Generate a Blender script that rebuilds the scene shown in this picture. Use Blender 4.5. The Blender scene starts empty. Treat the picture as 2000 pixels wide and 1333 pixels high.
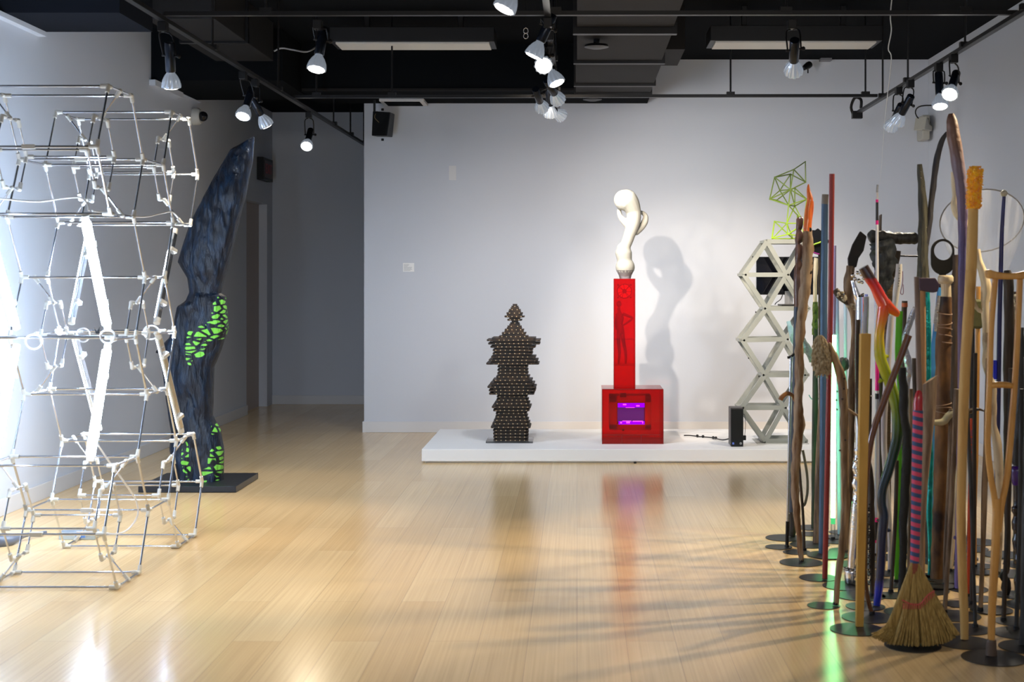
import bpy, bmesh, math, random
from mathutils import Vector, Matrix, noise as mnoise
random.seed(7)
C = bpy.context.scene.collection
S = bpy.context.scene
PI = math.pi

# ------------------------------------------------------------ camera
F = 2778.0; HX = 1127.0; HY = 545.0; CH = 1.4
cam_d = bpy.data.cameras.new('camera'); cam = bpy.data.objects.new('camera', cam_d); C.objects.link(cam)
cam.location = (0, 0, CH); cam.rotation_euler = (PI/2, 0, 0)
cam_d.lens = 50.0; cam_d.sensor_width = 36
cam_d.shift_x = -(HX-1000)/2000; cam_d.shift_y = -(666.5-HY)/2000
cam_d.dof.use_dof = True; cam_d.dof.focus_distance = 10.8; cam_d.dof.aperture_fstop = 5.0
S.camera = cam
# ------------------------------------------------------------ world, exposure
S.view_settings.view_transform = 'Standard'; S.view_settings.look = 'None'
S.view_settings.gamma = 1; S.view_settings.exposure = 0.0; S.view_settings.use_curve_mapping = False
w = bpy.data.worlds.new('world'); S.world = w; w.use_nodes = True
w.node_tree.nodes['Background'].inputs[0].default_value = (0.45, 0.66, 1.0, 1)
w.node_tree.nodes['Background'].inputs[1].default_value = 0.56

def area(loc, rot, sx, sy, e, col):
    l = bpy.data.lights.new('area', 'AREA'); l.shape = 'RECTANGLE'; l.size = sx; l.size_y = sy; l.energy = e; l.color = col
    o = bpy.data.objects.new('unseen_front_lamps', l); C.objects.link(o); o.location = loc; o.rotation_euler = rot
    return o
# one soft warm area light added for the unseen ceiling lamps behind the viewer
area((0.4, -1.0, 2.9), (math.radians(62), 0, 0), 4.5, .5, 75, (1.0, 0.86, 0.68))
# a lamp further up the right rail, outside the picture, throws the long stick shadows on the floor
_l = bpy.data.lights.new('spot', 'SPOT'); _l.energy = 190; _l.spot_size = math.radians(66); _l.spot_blend = .8; _l.color = (1,.80,.52); _l.shadow_soft_size = .03
_o = bpy.data.objects.new('right_rail_beam', _l); C.objects.link(_o); _o.location = (2.6, 6.6, 2.62); _o.rotation_euler = Vector((-2.1,-.1,-2.6)).to_track_quat('-Z','Y').to_euler()
KEY = 1.9

def P(x, y, D): return Vector(((x-HX)*D/F, D, CH+(HY-y)*D/F))
def DF(y): return CH*F/(y-HY)          # depth of a floor point seen at row y

# ------------------------------------------------------------ materials
def mat(name, col, rough=0.5, metal=0.0, col2=None, scale=8, stretch=(1,1,1), bump=0.0, bscale=None, spec=0.5,
        trans=0.0, emit=None, estr=0.0, alpha=1.0, contrast=(0.35,0.65), kind='noise', detail=4, coat=0.0, sheen=0.0):
    m = bpy.data.materials.new(name); m.use_nodes = True
    nt = m.node_tree; n = nt.nodes; L = nt.links; b = n['Principled BSDF']
    b.inputs['Base Color'].default_value = (*col, 1); b.inputs['Roughness'].default_value = rough
    b.inputs['Metallic'].default_value = metal; b.inputs['Specular IOR Level'].default_value = spec
    b.inputs['Transmission Weight'].default_value = trans; b.inputs['Alpha'].default_value = alpha
    b.inputs['Coat Weight'].default_value = coat; b.inputs['Sheen Weight'].default_value = sheen
    if emit:
        b.inputs['Emission Color'].default_value = (*emit, 1); b.inputs['Emission Strength'].default_value = estr
    tc = n.new('ShaderNodeTexCoord'); mp = n.new('ShaderNodeMapping'); L.new(tc.outputs['Object'], mp.inputs[0])
    mp.inputs['Scale'].default_value = stretch
    if kind == 'voronoi':
        t = n.new('ShaderNodeTexVoronoi'); out = t.outputs['Distance']
    else:
        t = n.new('ShaderNodeTexNoise'); t.inputs['Detail'].default_value = detail; out = t.outputs['Fac']
    t.inputs['Scale'].default_value = scale; L.new(mp.outputs[0], t.inputs['Vector'])
    if col2:
        r = n.new('ShaderNodeValToRGB'); L.new(out, r.inputs[0])
        r.color_ramp.elements[0].position = contrast[0]; r.color_ramp.elements[1].position = contrast[1]
        r.color_ramp.elements[0].color = (*col, 1); r.color_ramp.elements[1].color = (*col2, 1)
        L.new(r.outputs[0], b.inputs['Base Color'])
    if bump:
        bt = t
        if bscale:
            bt = n.new('ShaderNodeTexNoise'); bt.inputs['Scale'].default_value = bscale; bt.inputs['Detail'].default_value = 4
            L.new(mp.outputs[0], bt.inputs['Vector'])
        bp = n.new('ShaderNodeBump'); bp.inputs['Strength'].default_value = bump; bp.inputs['Distance'].default_value = 0.01
        L.new(bt.outputs[0], bp.inputs['Height']); L.new(bp.outputs[0], b.inputs['Normal'])
    return m

def zramp(name, H, stops, rough=0.35, const=False, coat=0.0, metal=0.0, bump=0):
    """paint bands that run up a stick: stops = [(z fraction, colour)]"""
    m = mat(name, (1,1,1), rough, metal, coat=coat, scale=30, bump=bump); nt = m.node_tree; n = nt.nodes; L = nt.links
    tc = n.new('ShaderNodeTexCoord'); sp = n.new('ShaderNodeSeparateXYZ'); L.new(tc.outputs['Object'], sp.inputs[0])
    d = n.new('ShaderNodeMath'); d.operation = 'DIVIDE'; d.inputs[1].default_value = H; L.new(sp.outputs['Z'], d.inputs[0])
    r = n.new('ShaderNodeValToRGB'); L.new(d.outputs[0], r.inputs[0])
    cr = r.color_ramp
    if const: cr.interpolation = 'CONSTANT'
    while len(cr.elements) < len(stops): cr.elements.new(0.5)
    for e, (p, c) in zip(cr.elements, stops): e.position = p; e.color = (*c, 1)
    L.new(r.outputs[0], n['Principled BSDF'].inputs['Base Color'])
    return m

def stripes(name, period, ca, cb, rough=0.8, duty=0.5):
    m = mat(name, ca, rough); nt = m.node_tree; n = nt.nodes; L = nt.links
    tc = n.new('ShaderNodeTexCoord'); sp = n.new('ShaderNodeSeparateXYZ'); L.new(tc.outputs['Object'], sp.inputs[0])
    a = n.new('ShaderNodeMath'); a.operation = 'MULTIPLY_ADD'; a.inputs[1].default_value = 0.25; L.new(sp.outputs['X'], a.inputs[0]); L.new(sp.outputs['Z'], a.inputs[2])
    d = n.new('ShaderNodeMath'); d.operation = 'DIVIDE'; d.inputs[1].default_value = period; L.new(a.outputs[0], d.inputs[0])
    f = n.new('ShaderNodeMath'); f.operation = 'FRACT'; L.new(d.outputs[0], f.inputs[0])
    g = n.new('ShaderNodeMath'); g.operation = 'GREATER_THAN'; g.inputs[1].default_value = duty; L.new(f.outputs[0], g.inputs[0])
    x = n.new('ShaderNodeMix'); x.data_type = 'RGBA'; L.new(g.outputs[0], x.inputs['Factor'])
    x.inputs[6].default_value = (*ca,1); x.inputs[7].default_value = (*cb,1); L.new(x.outputs[2], n['Principled BSDF'].inputs['Base Color'])
    return m

def tinted(name, col, gloss=0.08, grough=0.05, diff=0.0, dcol=None):
    """clear coloured sheet: light passes straight through and takes the colour"""
    m = bpy.data.materials.new(name); m.use_nodes = True; nt = m.node_tree; n = nt.nodes; L = nt.links
    n.remove(n['Principled BSDF']); out = n['Material Output']
    t = n.new('ShaderNodeBsdfTransparent'); t.inputs[0].default_value = (*col, 1)
    g = n.new('ShaderNodeBsdfGlossy'); g.inputs['Roughness'].default_value = grough
    lw = n.new('ShaderNodeFresnel'); lw.inputs[0].default_value = 1.45
    mx = n.new('ShaderNodeMixShader'); L.new(lw.outputs[0], mx.inputs[0]); L.new(t.outputs[0], mx.inputs[1]); L.new(g.outputs[0], mx.inputs[2])
    d = n.new('ShaderNodeBsdfDiffuse'); d.inputs[0].default_value = (*(dcol or col), 1)
    tr = n.new('ShaderNodeBsdfTranslucent'); tr.inputs[0].default_value = (*(dcol or col), 1)
    ad = n.new('ShaderNodeMixShader'); ad.inputs[0].default_value = .5; L.new(d.outputs[0], ad.inputs[1]); L.new(tr.outputs[0], ad.inputs[2])
    m2 = n.new('ShaderNodeMixShader'); m2.inputs[0].default_value = diff; L.new(mx.outputs[0], m2.inputs[1]); L.new(ad.outputs[0], m2.inputs[2])
    L.new(m2.outputs[0], out.inputs[0])
    return m

def emis(name, col, s):
    m = bpy.data.materials.new(name); m.use_nodes = True; n = m.node_tree.nodes; n.remove(n['Principled BSDF'])
    e = n.new('ShaderNodeEmission'); e.inputs[0].default_value = (*col,1); e.inputs[1].default_value = s
    m.node_tree.links.new(e.outputs[0], n['Material Output'].inputs[0]); return m

M = {}
M['wall'] = mat('wall_paint', (.57,.60,.66), .9, bump=.05, scale=60, spec=.15)
M['base'] = mat('baseboard_paint', (.62,.62,.63), .6)
M['black'] = mat('black_ceiling_paint', (.006,.007,.0085), .95, spec=.05)
M['duct'] = mat('duct_paint', (.016,.015,.015), .7, spec=.15)
M['navy'] = mat('dark_beam_paint', (.008,.010,.015), .9, spec=.1)
M['bmetal'] = mat('black_metal', (.008,.008,.009), .4, .2, spec=.3)
M['bplastic'] = mat('black_plastic', (.007,.007,.008), .45, spec=.3)
M['steel'] = mat('aluminium_rod', (.55,.57,.62), .22, 1.0)
M['wplastic'] = mat('white_plastic', (.62,.61,.56), .45)
M['chrome'] = mat('chrome', (.85,.85,.86), .07, 1.0, bump=.25, scale=14)
M['disc'] = mat('black_steel_disc', (.028,.030,.033), .38, .35)
M['white'] = mat('white_plinth_paint', (.86,.86,.86), .55)
M['redac'] = tinted('red_acrylic', (.96,.11,.07), diff=.16, dcol=(.72,.014,.009))
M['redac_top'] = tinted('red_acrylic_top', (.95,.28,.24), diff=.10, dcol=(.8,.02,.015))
M['clear'] = tinted('clear_acrylic', (.93,.94,.96), diff=.06, dcol=(.9,.9,.95))
M['bulbface'] = emis('lit_lens', (1, .97, .90), 14)
M['led'] = emis('led_glow', (.60,.77,1.0), 140)
M['ledstrip'] = emis('led_strip_glow', (.60,.77,1.0), 420)

def floor_mat():
    m = mat('bamboo_floor', (.6,.4,.2), .22); nt = m.node_tree; n = nt.nodes; L = nt.links; b = n['Principled BSDF']
    tc = n.new('ShaderNodeTexCoord'); mp = n.new('ShaderNodeMapping'); mp.inputs['Rotation'].default_value = (0,0,PI/2)
    L.new(tc.outputs['Object'], mp.inputs[0])
    br = n.new('ShaderNodeTexBrick'); br.offset = .37; L.new(mp.outputs[0], br.inputs['Vector'])
    br.inputs['Scale'].default_value = 1; br.inputs['Brick Width'].default_value = 1.83; br.inputs['Row Height'].default_value = .19
    br.inputs['Mortar Size'].default_value = .0012; br.inputs['Mortar Smooth'].default_value = .6; br.inputs['Bias'].default_value = -.1
    br.inputs['Color1'].default_value = (.72,.50,.25,1); br.inputs['Color2'].default_value = (.79,.575,.31,1); br.inputs['Mortar'].default_value = (.45,.32,.18,1)
    mp2 = n.new('ShaderNodeMapping'); mp2.inputs['Scale'].default_value = (110, .9, 1); L.new(tc.outputs['Object'], mp2.inputs[0])
    nz = n.new('ShaderNodeTexNoise'); nz.inputs['Scale'].default_value = 1; nz.inputs['Detail'].default_value = 3; L.new(mp2.outputs[0], nz.inputs['Vector'])
    rp = n.new('ShaderNodeValToRGB'); L.new(nz.outputs[0], rp.inputs[0]); rp.color_ramp.elements[0].position = .3; rp.color_ramp.elements[0].color = (.88,.87,.84,1)
    rp.color_ramp.elements[1].position = .7; rp.color_ramp.elements[1].color = (1.03,1.03,1.03,1)
    mx = n.new('ShaderNodeMix'); mx.data_type = 'RGBA'; mx.blend_type = 'MULTIPLY'; mx.inputs['Factor'].default_value = 1
    L.new(br.outputs['Color'], mx.inputs[6]); L.new(rp.outputs[0], mx.inputs[7]); L.new(mx.outputs[2], b.inputs['Base Color'])
    n2 = n.new('ShaderNodeTexNoise'); n2.inputs['Scale'].default_value = 1.3; L.new(tc.outputs['Object'], n2.inputs['Vector'])
    mr = n.new('ShaderNodeMapRange'); L.new(n2.outputs[0], mr.inputs[0]); mr.inputs[3].default_value = .15; mr.inputs[4].default_value = .25
    L.new(mr.outputs[0], b.inputs['Roughness'])
    b.inputs['Specular IOR Level'].default_value = .55
    bp = n.new('ShaderNodeBump'); bp.inputs['Strength'].default_value = .015; bp.inputs['Distance'].default_value = .001
    L.new(nz.outputs[0], bp.inputs['Height']); L.new(bp.outputs[0], b.inputs['Normal'])
    return m
M['floor'] = floor_mat()

# ------------------------------------------------------------ mesh helpers
class MB:
    def __init__(s): s.v = []; s.f = []
    def add(s, vs, fs):
        o = len(s.v); s.v += [Vector(v) for v in vs]; s.f += [tuple(i+o for i in f) for f in fs]; return s
    def box(s, x0, x1, y0, y1, z0, z1):
        return s.add([(x0,y0,z0),(x1,y0,z0),(x1,y1,z0),(x0,y1,z0),(x0,y0,z1),(x1,y0,z1),(x1,y1,z1),(x0,y1,z1)],
            [(0,3,2,1),(4,5,6,7),(0,1,5,4),(1,2,6,5),(2,3,7,6),(3,0,4,7)])
    def bar(s, a, b, wx, wy, up=Vector((0,1,0))):
        """box bar from a to b; wx across, wy along 'up'"""
        a = Vector(a); b = Vector(b); d = (b-a).normalized()
        u = (up - d*up.dot(d)).normalized(); r = d.cross(u)
        vs = []
        for p in (a, b):
            for i, j in ((-1,-1),(1,-1),(1,1),(-1,1)): vs.append(p + r*(wx/2*i) + u*(wy/2*j))
        return s.add(vs, [(0,3,2,1),(4,5,6,7),(0,1,5,4),(1,2,6,5),(2,3,7,6),(3,0,4,7)])
    def tube(s, pts, rad, seg=8, amp=0.0, freq=14, cap=True, flat=1.0, seed=0, sub=0):
        pts = [Vector(p) for p in pts]
        if not hasattr(rad, '__len__'): rad = [rad]*len(pts)
        rad = list(rad)
        while len(rad) < len(pts): rad.append(rad[-1])
        if sub:
            q = []; rr = []
            n = len(pts)
            for i in range(n-1):
                p0 = pts[max(i-1,0)]; p1 = pts[i]; p2 = pts[i+1]; p3 = pts[min(i+2,n-1)]
                for k in range(sub):
                    t = k/sub
                    q.append(.5*((2*p1)+(-p0+p2)*t+(2*p0-5*p1+4*p2-p3)*t*t+(-p0+3*p1-3*p2+p3)*t**3))
                    rr.append(rad[i]*(1-t)+rad[i+1]*t)
            q.append(pts[-1]); rr.append(rad[-1]); pts, rad = q, rr
        n = len(pts); vs = []; fs = []
        d0 = (pts[1]-pts[0]).normalized(); u = d0.orthogonal().normalized()
        if abs(d0.z) > .7: u = (Vector((1,0,0)) - d0*d0.x).normalized()
        for i, p in enumerate(pts):
            d = (pts[min(i+1,n-1)]-pts[max(i-1,0)])
            d = d.normalized() if d.length > 1e-9 else d0
            u = (u - d*u.dot(d)).normalized(); r = d.cross(u)
            for k in range(seg):
                a = 2*PI*k/seg; q = u*math.cos(a) + r*(math.sin(a)*flat); R = rad[i]
                if amp: R *= 1 + amp*mnoise.noise(Vector((p.x*freq*1.5+q.x*1.3+seed*9.7, p.y*freq+q.y*1.3, p.z*freq+seed)))*1.6
                vs.append(p+q*R)
        for i in range(n-1):
            for k in range(seg):
                a = i*seg+k; b = i*seg+(k+1)%seg
                fs.append((a, b, b+seg, a+seg))
        if cap: fs.append(tuple(range(seg))[::-1]); fs.append(tuple((n-1)*seg+k for k in range(seg)))
        return s.add(vs, fs)
    def cyl(s, a, b, r, seg=12, r2=None): return s.tube([a, b], [r, r if r2 is None else r2], seg)
    def sphere(s, c, r, seg=12, sc=(1,1,1), amp=0, freq=20, rings=None):
        rings = rings or max(4, seg//2+2); c = Vector(c); vs = []; fs = []
        for i in range(rings+1):
            t = PI*i/rings
            for k in range(seg):
                a = 2*PI*k/seg; q = Vector((math.sin(t)*math.cos(a), math.sin(t)*math.sin(a), math.cos(t)))
                R = r*(1+amp*mnoise.noise(q*freq*r*10+c)) if amp else r
                vs.append(c+Vector((q.x*sc[0], q.y*sc[1], q.z*sc[2]))*R)
        for i in range(rings):
            for k in range(seg):
                a = i*seg+k; b = i*seg+(k+1)%seg; fs.append((a, a+seg, b+seg, b))
        return s.add(vs, fs)
    def lathe(s, c, axis, prof, seg=20, ribs=0, rib=0.0):
        """prof: (distance along axis, radius)"""
        c = Vector(c); ax = Vector(axis).normalized(); u = ax.orthogonal().normalized(); r = ax.cross(u); vs = []; fs = []
        for (t, R) in prof:
            for k in range(seg):
                a = 2*PI*k/seg; RR = R*(1+(rib if ribs and (k*ribs*2//seg) % 2 else 0))
                vs.append(c+ax*t+(u*math.cos(a)+r*math.sin(a))*RR)
        n = len(prof)
        for i in range(n-1):
            for k in range(seg):
                a = i*seg+k; b = i*seg+(k+1)%seg; fs.append((a, b, b+seg, a+seg))
        fs.append(tuple(range(seg))[::-1]); fs.append(tuple((n-1)*seg+k for k in range(seg)))
        return s.add(vs, fs)
    def prism(s, poly, y0, y1):
        """poly: list of (x,z); extruded from depth y0 to y1"""
        n = len(poly); vs = [(x,y0,z) for x,z in poly]+[(x,y1,z) for x,z in poly]
        fs = [tuple(range(n)), tuple(range(2*n-1, n-1, -1))]
        fs += [(i, i+n, (i+1)%n+n, (i+1)%n) for i in range(n)]
        return s.add(vs, fs)
    def build(s, name, material, parent=None, smooth=True, bevel=0.0, angle=40, org=None):
        me = bpy.data.meshes.new(name)
        o0 = Vector((0,0,0))
        if parent is not None:
            q = parent
            while q.parent is not None: q = q.parent
            o0 = q.location
        elif org is not None: o0 = Vector(org)
        me.from_pydata([tuple(v-o0) for v in s.v], [], s.f); me.update()
        bm = bmesh.new(); bm.from_mesh(me); bmesh.ops.recalc_face_normals(bm, faces=bm.faces); bm.to_mesh(me); bm.free()
        o = bpy.data.objects.new(name, me); C.objects.link(o)
        if parent is not None: o.parent = parent
        else: o.location = o0
        if smooth:
            for p in me.polygons: p.use_smooth = True
            try: me.set_sharp_from_angle(angle=math.radians(angle))
            except Exception: pass
        if material: me.materials.append(material)
        if bevel:
            b = o.modifiers.new('bevel', 'BEVEL'); b.width = bevel; b.segments = 2; b.limit_method = 'ANGLE'
        return o

def thing(name, label, cat, loc, group=None):
    o = bpy.data.objects.new(name, None); C.objects.link(o); o.location = loc; o.empty_display_size = .05
    o['label'] = label; o['category'] = cat
    if group: o['group'] = group
    return o
def tag(o, label, cat, group=None):
    o['label'] = label; o['category'] = cat
    if group: o['group'] = group
    return o
def lettering(name, text, size, parent, loc, rot, m, extrude=.001):
    fc = bpy.data.curves.new(name, 'FONT'); fc.body = text; fc.size = size; fc.extrude = extrude; fc.align_x = 'CENTER'; fc.align_y = 'CENTER'
    tmp = bpy.data.objects.new(name, fc); C.objects.link(tmp)
    bpy.context.view_layer.update()
    me = bpy.data.meshes.new_from_object(tmp.evaluated_get(bpy.context.evaluated_depsgraph_get()))
    bpy.data.objects.remove(tmp)
    me.name = name; o = bpy.data.objects.new(name, me); C.objects.link(o); o.parent = parent
    o.location = Vector(loc)-parent.location; o.rotation_euler = rot; me.materials.clear(); me.materials.append(m)
    return o
def struct(name, mb, m, **k):
    o = mb.build(name, m, smooth=False, **k); o['kind'] = 'structure'; return o

# ------------------------------------------------------------ the room
YB = 12.96; XL = -3.4; XR = 3.2; XC = -1.94; YF = 15.87; Y0 = -3.0
struct('floor', MB().box(XL-.3, XR+.15, Y0, YF+.15, -.1, 0), M['floor'])
struct('ceiling', MB().box(XL-.3, XR+.15, Y0, YB+.15, 3.4, 3.5).box(XL-.3, XC+.2, 12.6, YF+.15, 3.26, 3.4), M['black'])
struct('wall_back', MB().box(XC, XR+.15, YB, YB+.14, 0, 3.4).box(XC, XC+.14, YB+.14, YF, 0, 3.4), M['wall'])
struct('wall_corridor', MB().box(XL-.3, XC+.15, YF, YF+.12, 0, 3.4), M['wall'])
DY0, DY1, DZ = 14.63, 15.6, 2.216
struct('wall_left', MB().box(XL-.12, XL, Y0, DY0, 0, 3.4).box(XL-.12, XL, DY1, YF, 0, 3.4).box(XL-.12, XL, DY0, DY1, DZ, 3.4), M['wall'])
struct('wall_right', MB().box(XR, XR+.12, Y0, YB, 0, 3.4), M['wall'])
struct('door_1', MB().box(XL-.12, XL-.09, DY0, DY1, 0, DZ), mat('door_paint', (.42,.36,.33), .6))
struct('baseboard_back', MB().box(XC-.014, XR, YB-.014, YB, 0, .10).box(XC-.014, XC, YB, YF-.02, 0, .10), M['base'], bevel=.003)
struct('baseboard_left', MB().box(XL, XL+.014, Y0, DY0, 0, .10), M['base'], bevel=.003)
struct('baseboard_corridor', MB().box(XL, XC-.014, YF-.014, YF, 0, .10), M['base'], bevel=.003)
struct('baseboard_right', MB().box(XR-.014, XR, Y0, YB-.014, 0, .10), M['base'], bevel=.003)
# black painted beams and boxed soffits under the ceiling
struct('trim_1', MB().box(XL, -2.68, 8.33, 8.98, 2.96, 3.4), M['navy'])
struct('trim_2', MB().box(XL, XL+.05, 7.9, 8.98, 2.93, 2.96), M['wall'])
struct('trim_3', MB().box(XL+.001, -2.35, 11.35, 12.6, 2.985, 3.4), M['black'])
struct('trim_4', MB().box(-2.35, .64, 12.1, YB, 3.0, 3.4), M['black'])
struct('trim_5', MB().box(XL, XL+.05, 11.3, 12.1, 2.94, 2.985).box(XL, XL+.03, 12.15, 12.75, 2.98, 3.03), M['wall'])
struct('trim_6', MB().box(-2.34, -.02, 12.085, 12.1, 3.0, 3.02), M['duct'])

# ducts
t = thing('air_duct', 'long dark rectangular ventilation duct running under the ceiling towards the back wall', 'duct', (.3, 10, 3.4))
MB().box(0, .60, 5.6, 8.85, 2.97, 3.4).box(0, .60, 8.95, 10.1, 2.95, 3.4).box(-.01,.61,10.15,12.08,2.95,3.4).build('duct_body', M['duct'], t, smooth=False)
for yy in (8.9, 10.12, 11.3, 11.85): MB().box(-.025, .625, yy-.03, yy+.03, 2.93, 3.4).build('flange', M['bmetal'], t, smooth=False)
MB().prism([(.60,3.08),(.79,3.08),(.79,3.4),(.60,3.4)], 10.4, 11.2).build('side_outlet', M['duct'], t, smooth=False)
t = thing('air_duct', 'wide black duct box hanging beside the left track rail', 'duct', (-2.8, 10.2, 3.4))
MB().box(-2.82, -2.37, 9.3, 11.1, 3.1, 3.4).build('duct_body', M['duct'], t, smooth=False, bevel=.004)
MB().box(-2.84, -2.35, 10.15, 10.2, 3.085, 3.4).build('flange', M['bmetal'], t, smooth=False)
# fluorescent fixtures
def fluor(x0, x1, y, D, label):
    a = P(x0, y, D); b = P(x1, y, D)
    t = thing('ceiling_light_fixture', label, 'light fixture', ((a.x+b.x)/2, D+.15, 3.4), 'unlit strip lights under the black ceiling')
    z = a.z
    MB().box(a.x-.04, b.x+.04, D-.02, D+.34, z, z+.11).box(a.x+.2, a.x+.24, D+.1, D+.14, z+.11, 3.4).box(b.x-.24, b.x-.2, D+.1, D+.14, z+.11, 3.4).build('housing', M['bplastic'], t, smooth=False, bevel=.004)
    MB().box(a.x, b.x, D+.01, D+.30, z-.012, z).build('diffuser', mat('diffuser', (.62,.60,.55), .5), t, smooth=False)
fluor(655, 955, 82, 10.6, 'unlit black strip light with grey diffuser, left of the central lamp cluster')
fluor(1398, 1712, 80, 10.3, 'unlit black strip light with pale diffuser, above the right part of back wall')

# ------------------------------------------------------------ track rails
TZ = 2.75
def rail(name_label, a, b, stems):
    t = thing('track_rail', name_label, 'track rail', ((Vector(a)+Vector(b))/2), 'black lighting rails under the ceiling')
    MB().bar(a, b, .034, .022, up=Vector((0,0,1))).build('rail', M['bmetal'], t, smooth=False)
    for s in stems:
        p = Vector(a).lerp(Vector(b), s); MB().cyl(p+Vector((0,0,.01)), (p.x, p.y, 3.4 if p.y < 12.5 else 3.26), .007, 8).build('hanging_rod', M['bmetal'], t)
        MB().box(p.x-.03, p.x+.03, p.y-.02, p.y+.02, p.z+.0, p.z+.03).build('bracket', M['bmetal'], t, smooth=False)
rail('black track rail running along the left side of the room into the corridor', (-2.16, 5.2, TZ), (-2.13, 14.3, TZ), (.35,.55,.8,.9,.99))
rail('black track rail running down the middle of the ceiling', (-.15, 5.2, TZ), (-.15, 11.2, TZ), (.25,.6,.84))
rail('black track rail running along the right wall side', (2.25, 6.9, TZ), (2.28, 11.5, TZ), (.05,.3,.62,.8))
rail('nearer cross rail spanning the full width of the ceiling', (-2.14, 7.37, TZ+.024), (2.27, 7.34, TZ+.024), (.12,.46,.73,.94))
rail('farther cross rail level with the top of back wall', (-2.14, 10.72, TZ+.024), (2.25, 10.66, TZ+.024), (.04,.17,.44,.75,.98))
t = thing('rail_end_feed', 'black curved feed bracket at the end of the right track rail', 'bracket', (2.28, 11.5, TZ))
MB().tube([(2.28,11.42,TZ+.02),(2.28,11.42,TZ+.09),(2.24,11.47,TZ+.11),(2.22,11.52,TZ+.04),(2.25,11.54,TZ-.03)], .012, 8, sub=4).box(2.23,2.31,11.5,11.56,TZ-.05,TZ+.01).build('feed_body', M['bmetal'], t)

# ------------------------------------------------------------ track lamps
bulbglass = mat('ribbed_bulb_glass', (.30,.34,.40), .22, .65, spec=.7, coat=.6)
bulbglass_n = bulbglass.node_tree.nodes['Principled BSDF']
bulbglass_n.inputs['Emission Color'].default_value = (.75,.85,1,1); bulbglass_n.inputs['Emission Strength'].default_value = .22
def lamp(label, X, D, bx, by, aim, power, Db=None, blend=.6, cone=70, col=(1,.86,.68), bodyw=.026, size=.046, soft=.035):
    """X,D: where it clips on the rail; bx,by: pixel of the bulb; aim: direction of the beam"""
    Db = Db or D; face = P(bx, by, Db); ax = Vector(aim).normalized()
    top = Vector((X, D, TZ-.011))
    t = thing('track_lamp', label, 'track lamp', top, 'track lamps clipped to the ceiling rails')
    MB().box(X-.022, X+.022, D-.03, D+.03, TZ-.06, TZ-.011).build('track_adapter', M['bmetal'], t, smooth=False, bevel=.003)
    c = face                                   # bulb centre
    neck = c - ax*.045; tail = c - ax*.20
    mid = c - ax*.13
    side = ax.cross(Vector((0,1,.2))).normalized()
    y = MB()
    for sgn in (-1, 1): y.tube([top+Vector((sgn*.008,0,-.05)), top.lerp(mid, .4)+side*(sgn*.034), mid+side*(sgn*.034)], .0045, 6, sub=3)
    y.cyl(mid-side*.042, mid+side*.042, .006, 8); y.sphere(mid+side*.046, .011, 8)
    y.build('yoke', M['bmetal'], t)
    MB().lathe(tail, ax, [(0,bodyw*.9),(.004,bodyw),(.15,bodyw),(.155,bodyw*.9)], 16).build('lamp_body', mat('lamp_body_black', (.012,.014,.02), .25, .6) if 'lb' not in M else M['lb'], t)
    b = MB().lathe(neck, ax, [(-.006,.018),(.006,.020),(.022,.031),(.045,.041),(.066,size),(.078,size*1.02),(.082,size)], 48, ribs=12, rib=.10).build('bulb', bulbglass, t)
    MB().lathe(neck+ax*.0822, ax, [(0,size*.94),(.004,size*.85),(.007,size*.4)], 28).build('lens', M['bulbface'], b)
    l = bpy.data.lights.new('spot', 'SPOT'); l.energy = power*KEY; l.spot_size = math.radians(cone); l.spot_blend = blend; l.color = col; l.shadow_soft_size = soft
    lo = bpy.data.objects.new('lamp_beam', l); C.objects.link(lo); lo.parent = t
    pos = neck+ax*.10; lo.location = pos - top; lo.rotation_euler = ax.to_track_quat('-Z', 'Y').to_euler()
    return t
M['lb'] = mat('lamp_body_black', (.012,.016,.026), .22, .6)
def to(X, D, bx, by, tgt): return Vector(tgt)-P(bx, by, D)
lamp('blue-sheened black track lamp above the dark carved sculpture, leftmost lamp of all', -2.16, 7.42, 334, 157, (-.06,.35,-.93), 45, 7.46)
lamp('track lamp with a bright lens, left one of the pair on the left rail', -2.16, 9.2, 477, 219, (-.12,-.5,-.8), 50, cone=80)
lamp('track lamp tilted to the right, right one of the pair on the left rail', -2.16, 9.55, 516, 236, (.38,.45,-.82), 70, 9.6, cone=135, soft=.1, col=(.84,.90,1))
lamp('track lamp with a star-bright bulb hanging in front of the dark corridor', -2.15, 11.4, 600, 281, (0,-.75,-.62), 30, col=(1,.85,.6))
lamp('single track lamp pointing down on the nearer cross rail, left half', -1.34, 7.36, 620, 123, (-.12,-.28,-.95), 34)
lamp('track lamp cut off by the top edge of the picture', -.15, 5.95, 992, 3, (-.42,-.12,-.85), 24)
lamp('track lamp leaning left at the top of the central cluster', -.15, 7.30, 1048, 97, (-.42,.02,-.9), 50, 7.34)
lamp('blazing round track lamp facing the viewer in the central cluster', -.15, 7.7, 1062, 124, (0,-.85,-.45), 55, 7.62)
lamp('track lamp tilted right with a lit rim, just below the blazing central one', -.15, 8.2, 1083, 152, (.38,-.22,-.88), 50)
lamp('ribbed track lamp in the central cluster, right above the lowest three', -.15, 9.0, 1087, 190, to(0,9.0,1087,190,(.75,11.6,1.25)), 190, cone=46, blend=.8, col=(1,.85,.68), soft=.02)
lamp('ribbed track lamp leaning left, leftmost of the lowest three in the centre', -.15, 9.75, 1057, 206, to(0,9.75,1057,206,(.35,12.9,1.0)), 78, soft=.32, cone=80, blend=1, col=(1,.84,.66))
lamp('ribbed track lamp pointing down, middle of the lowest three in the centre', -.15, 10.15, 1075, 217, (.05,.55,-.82), 34, cone=100, col=(.90,.94,1))
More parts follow.
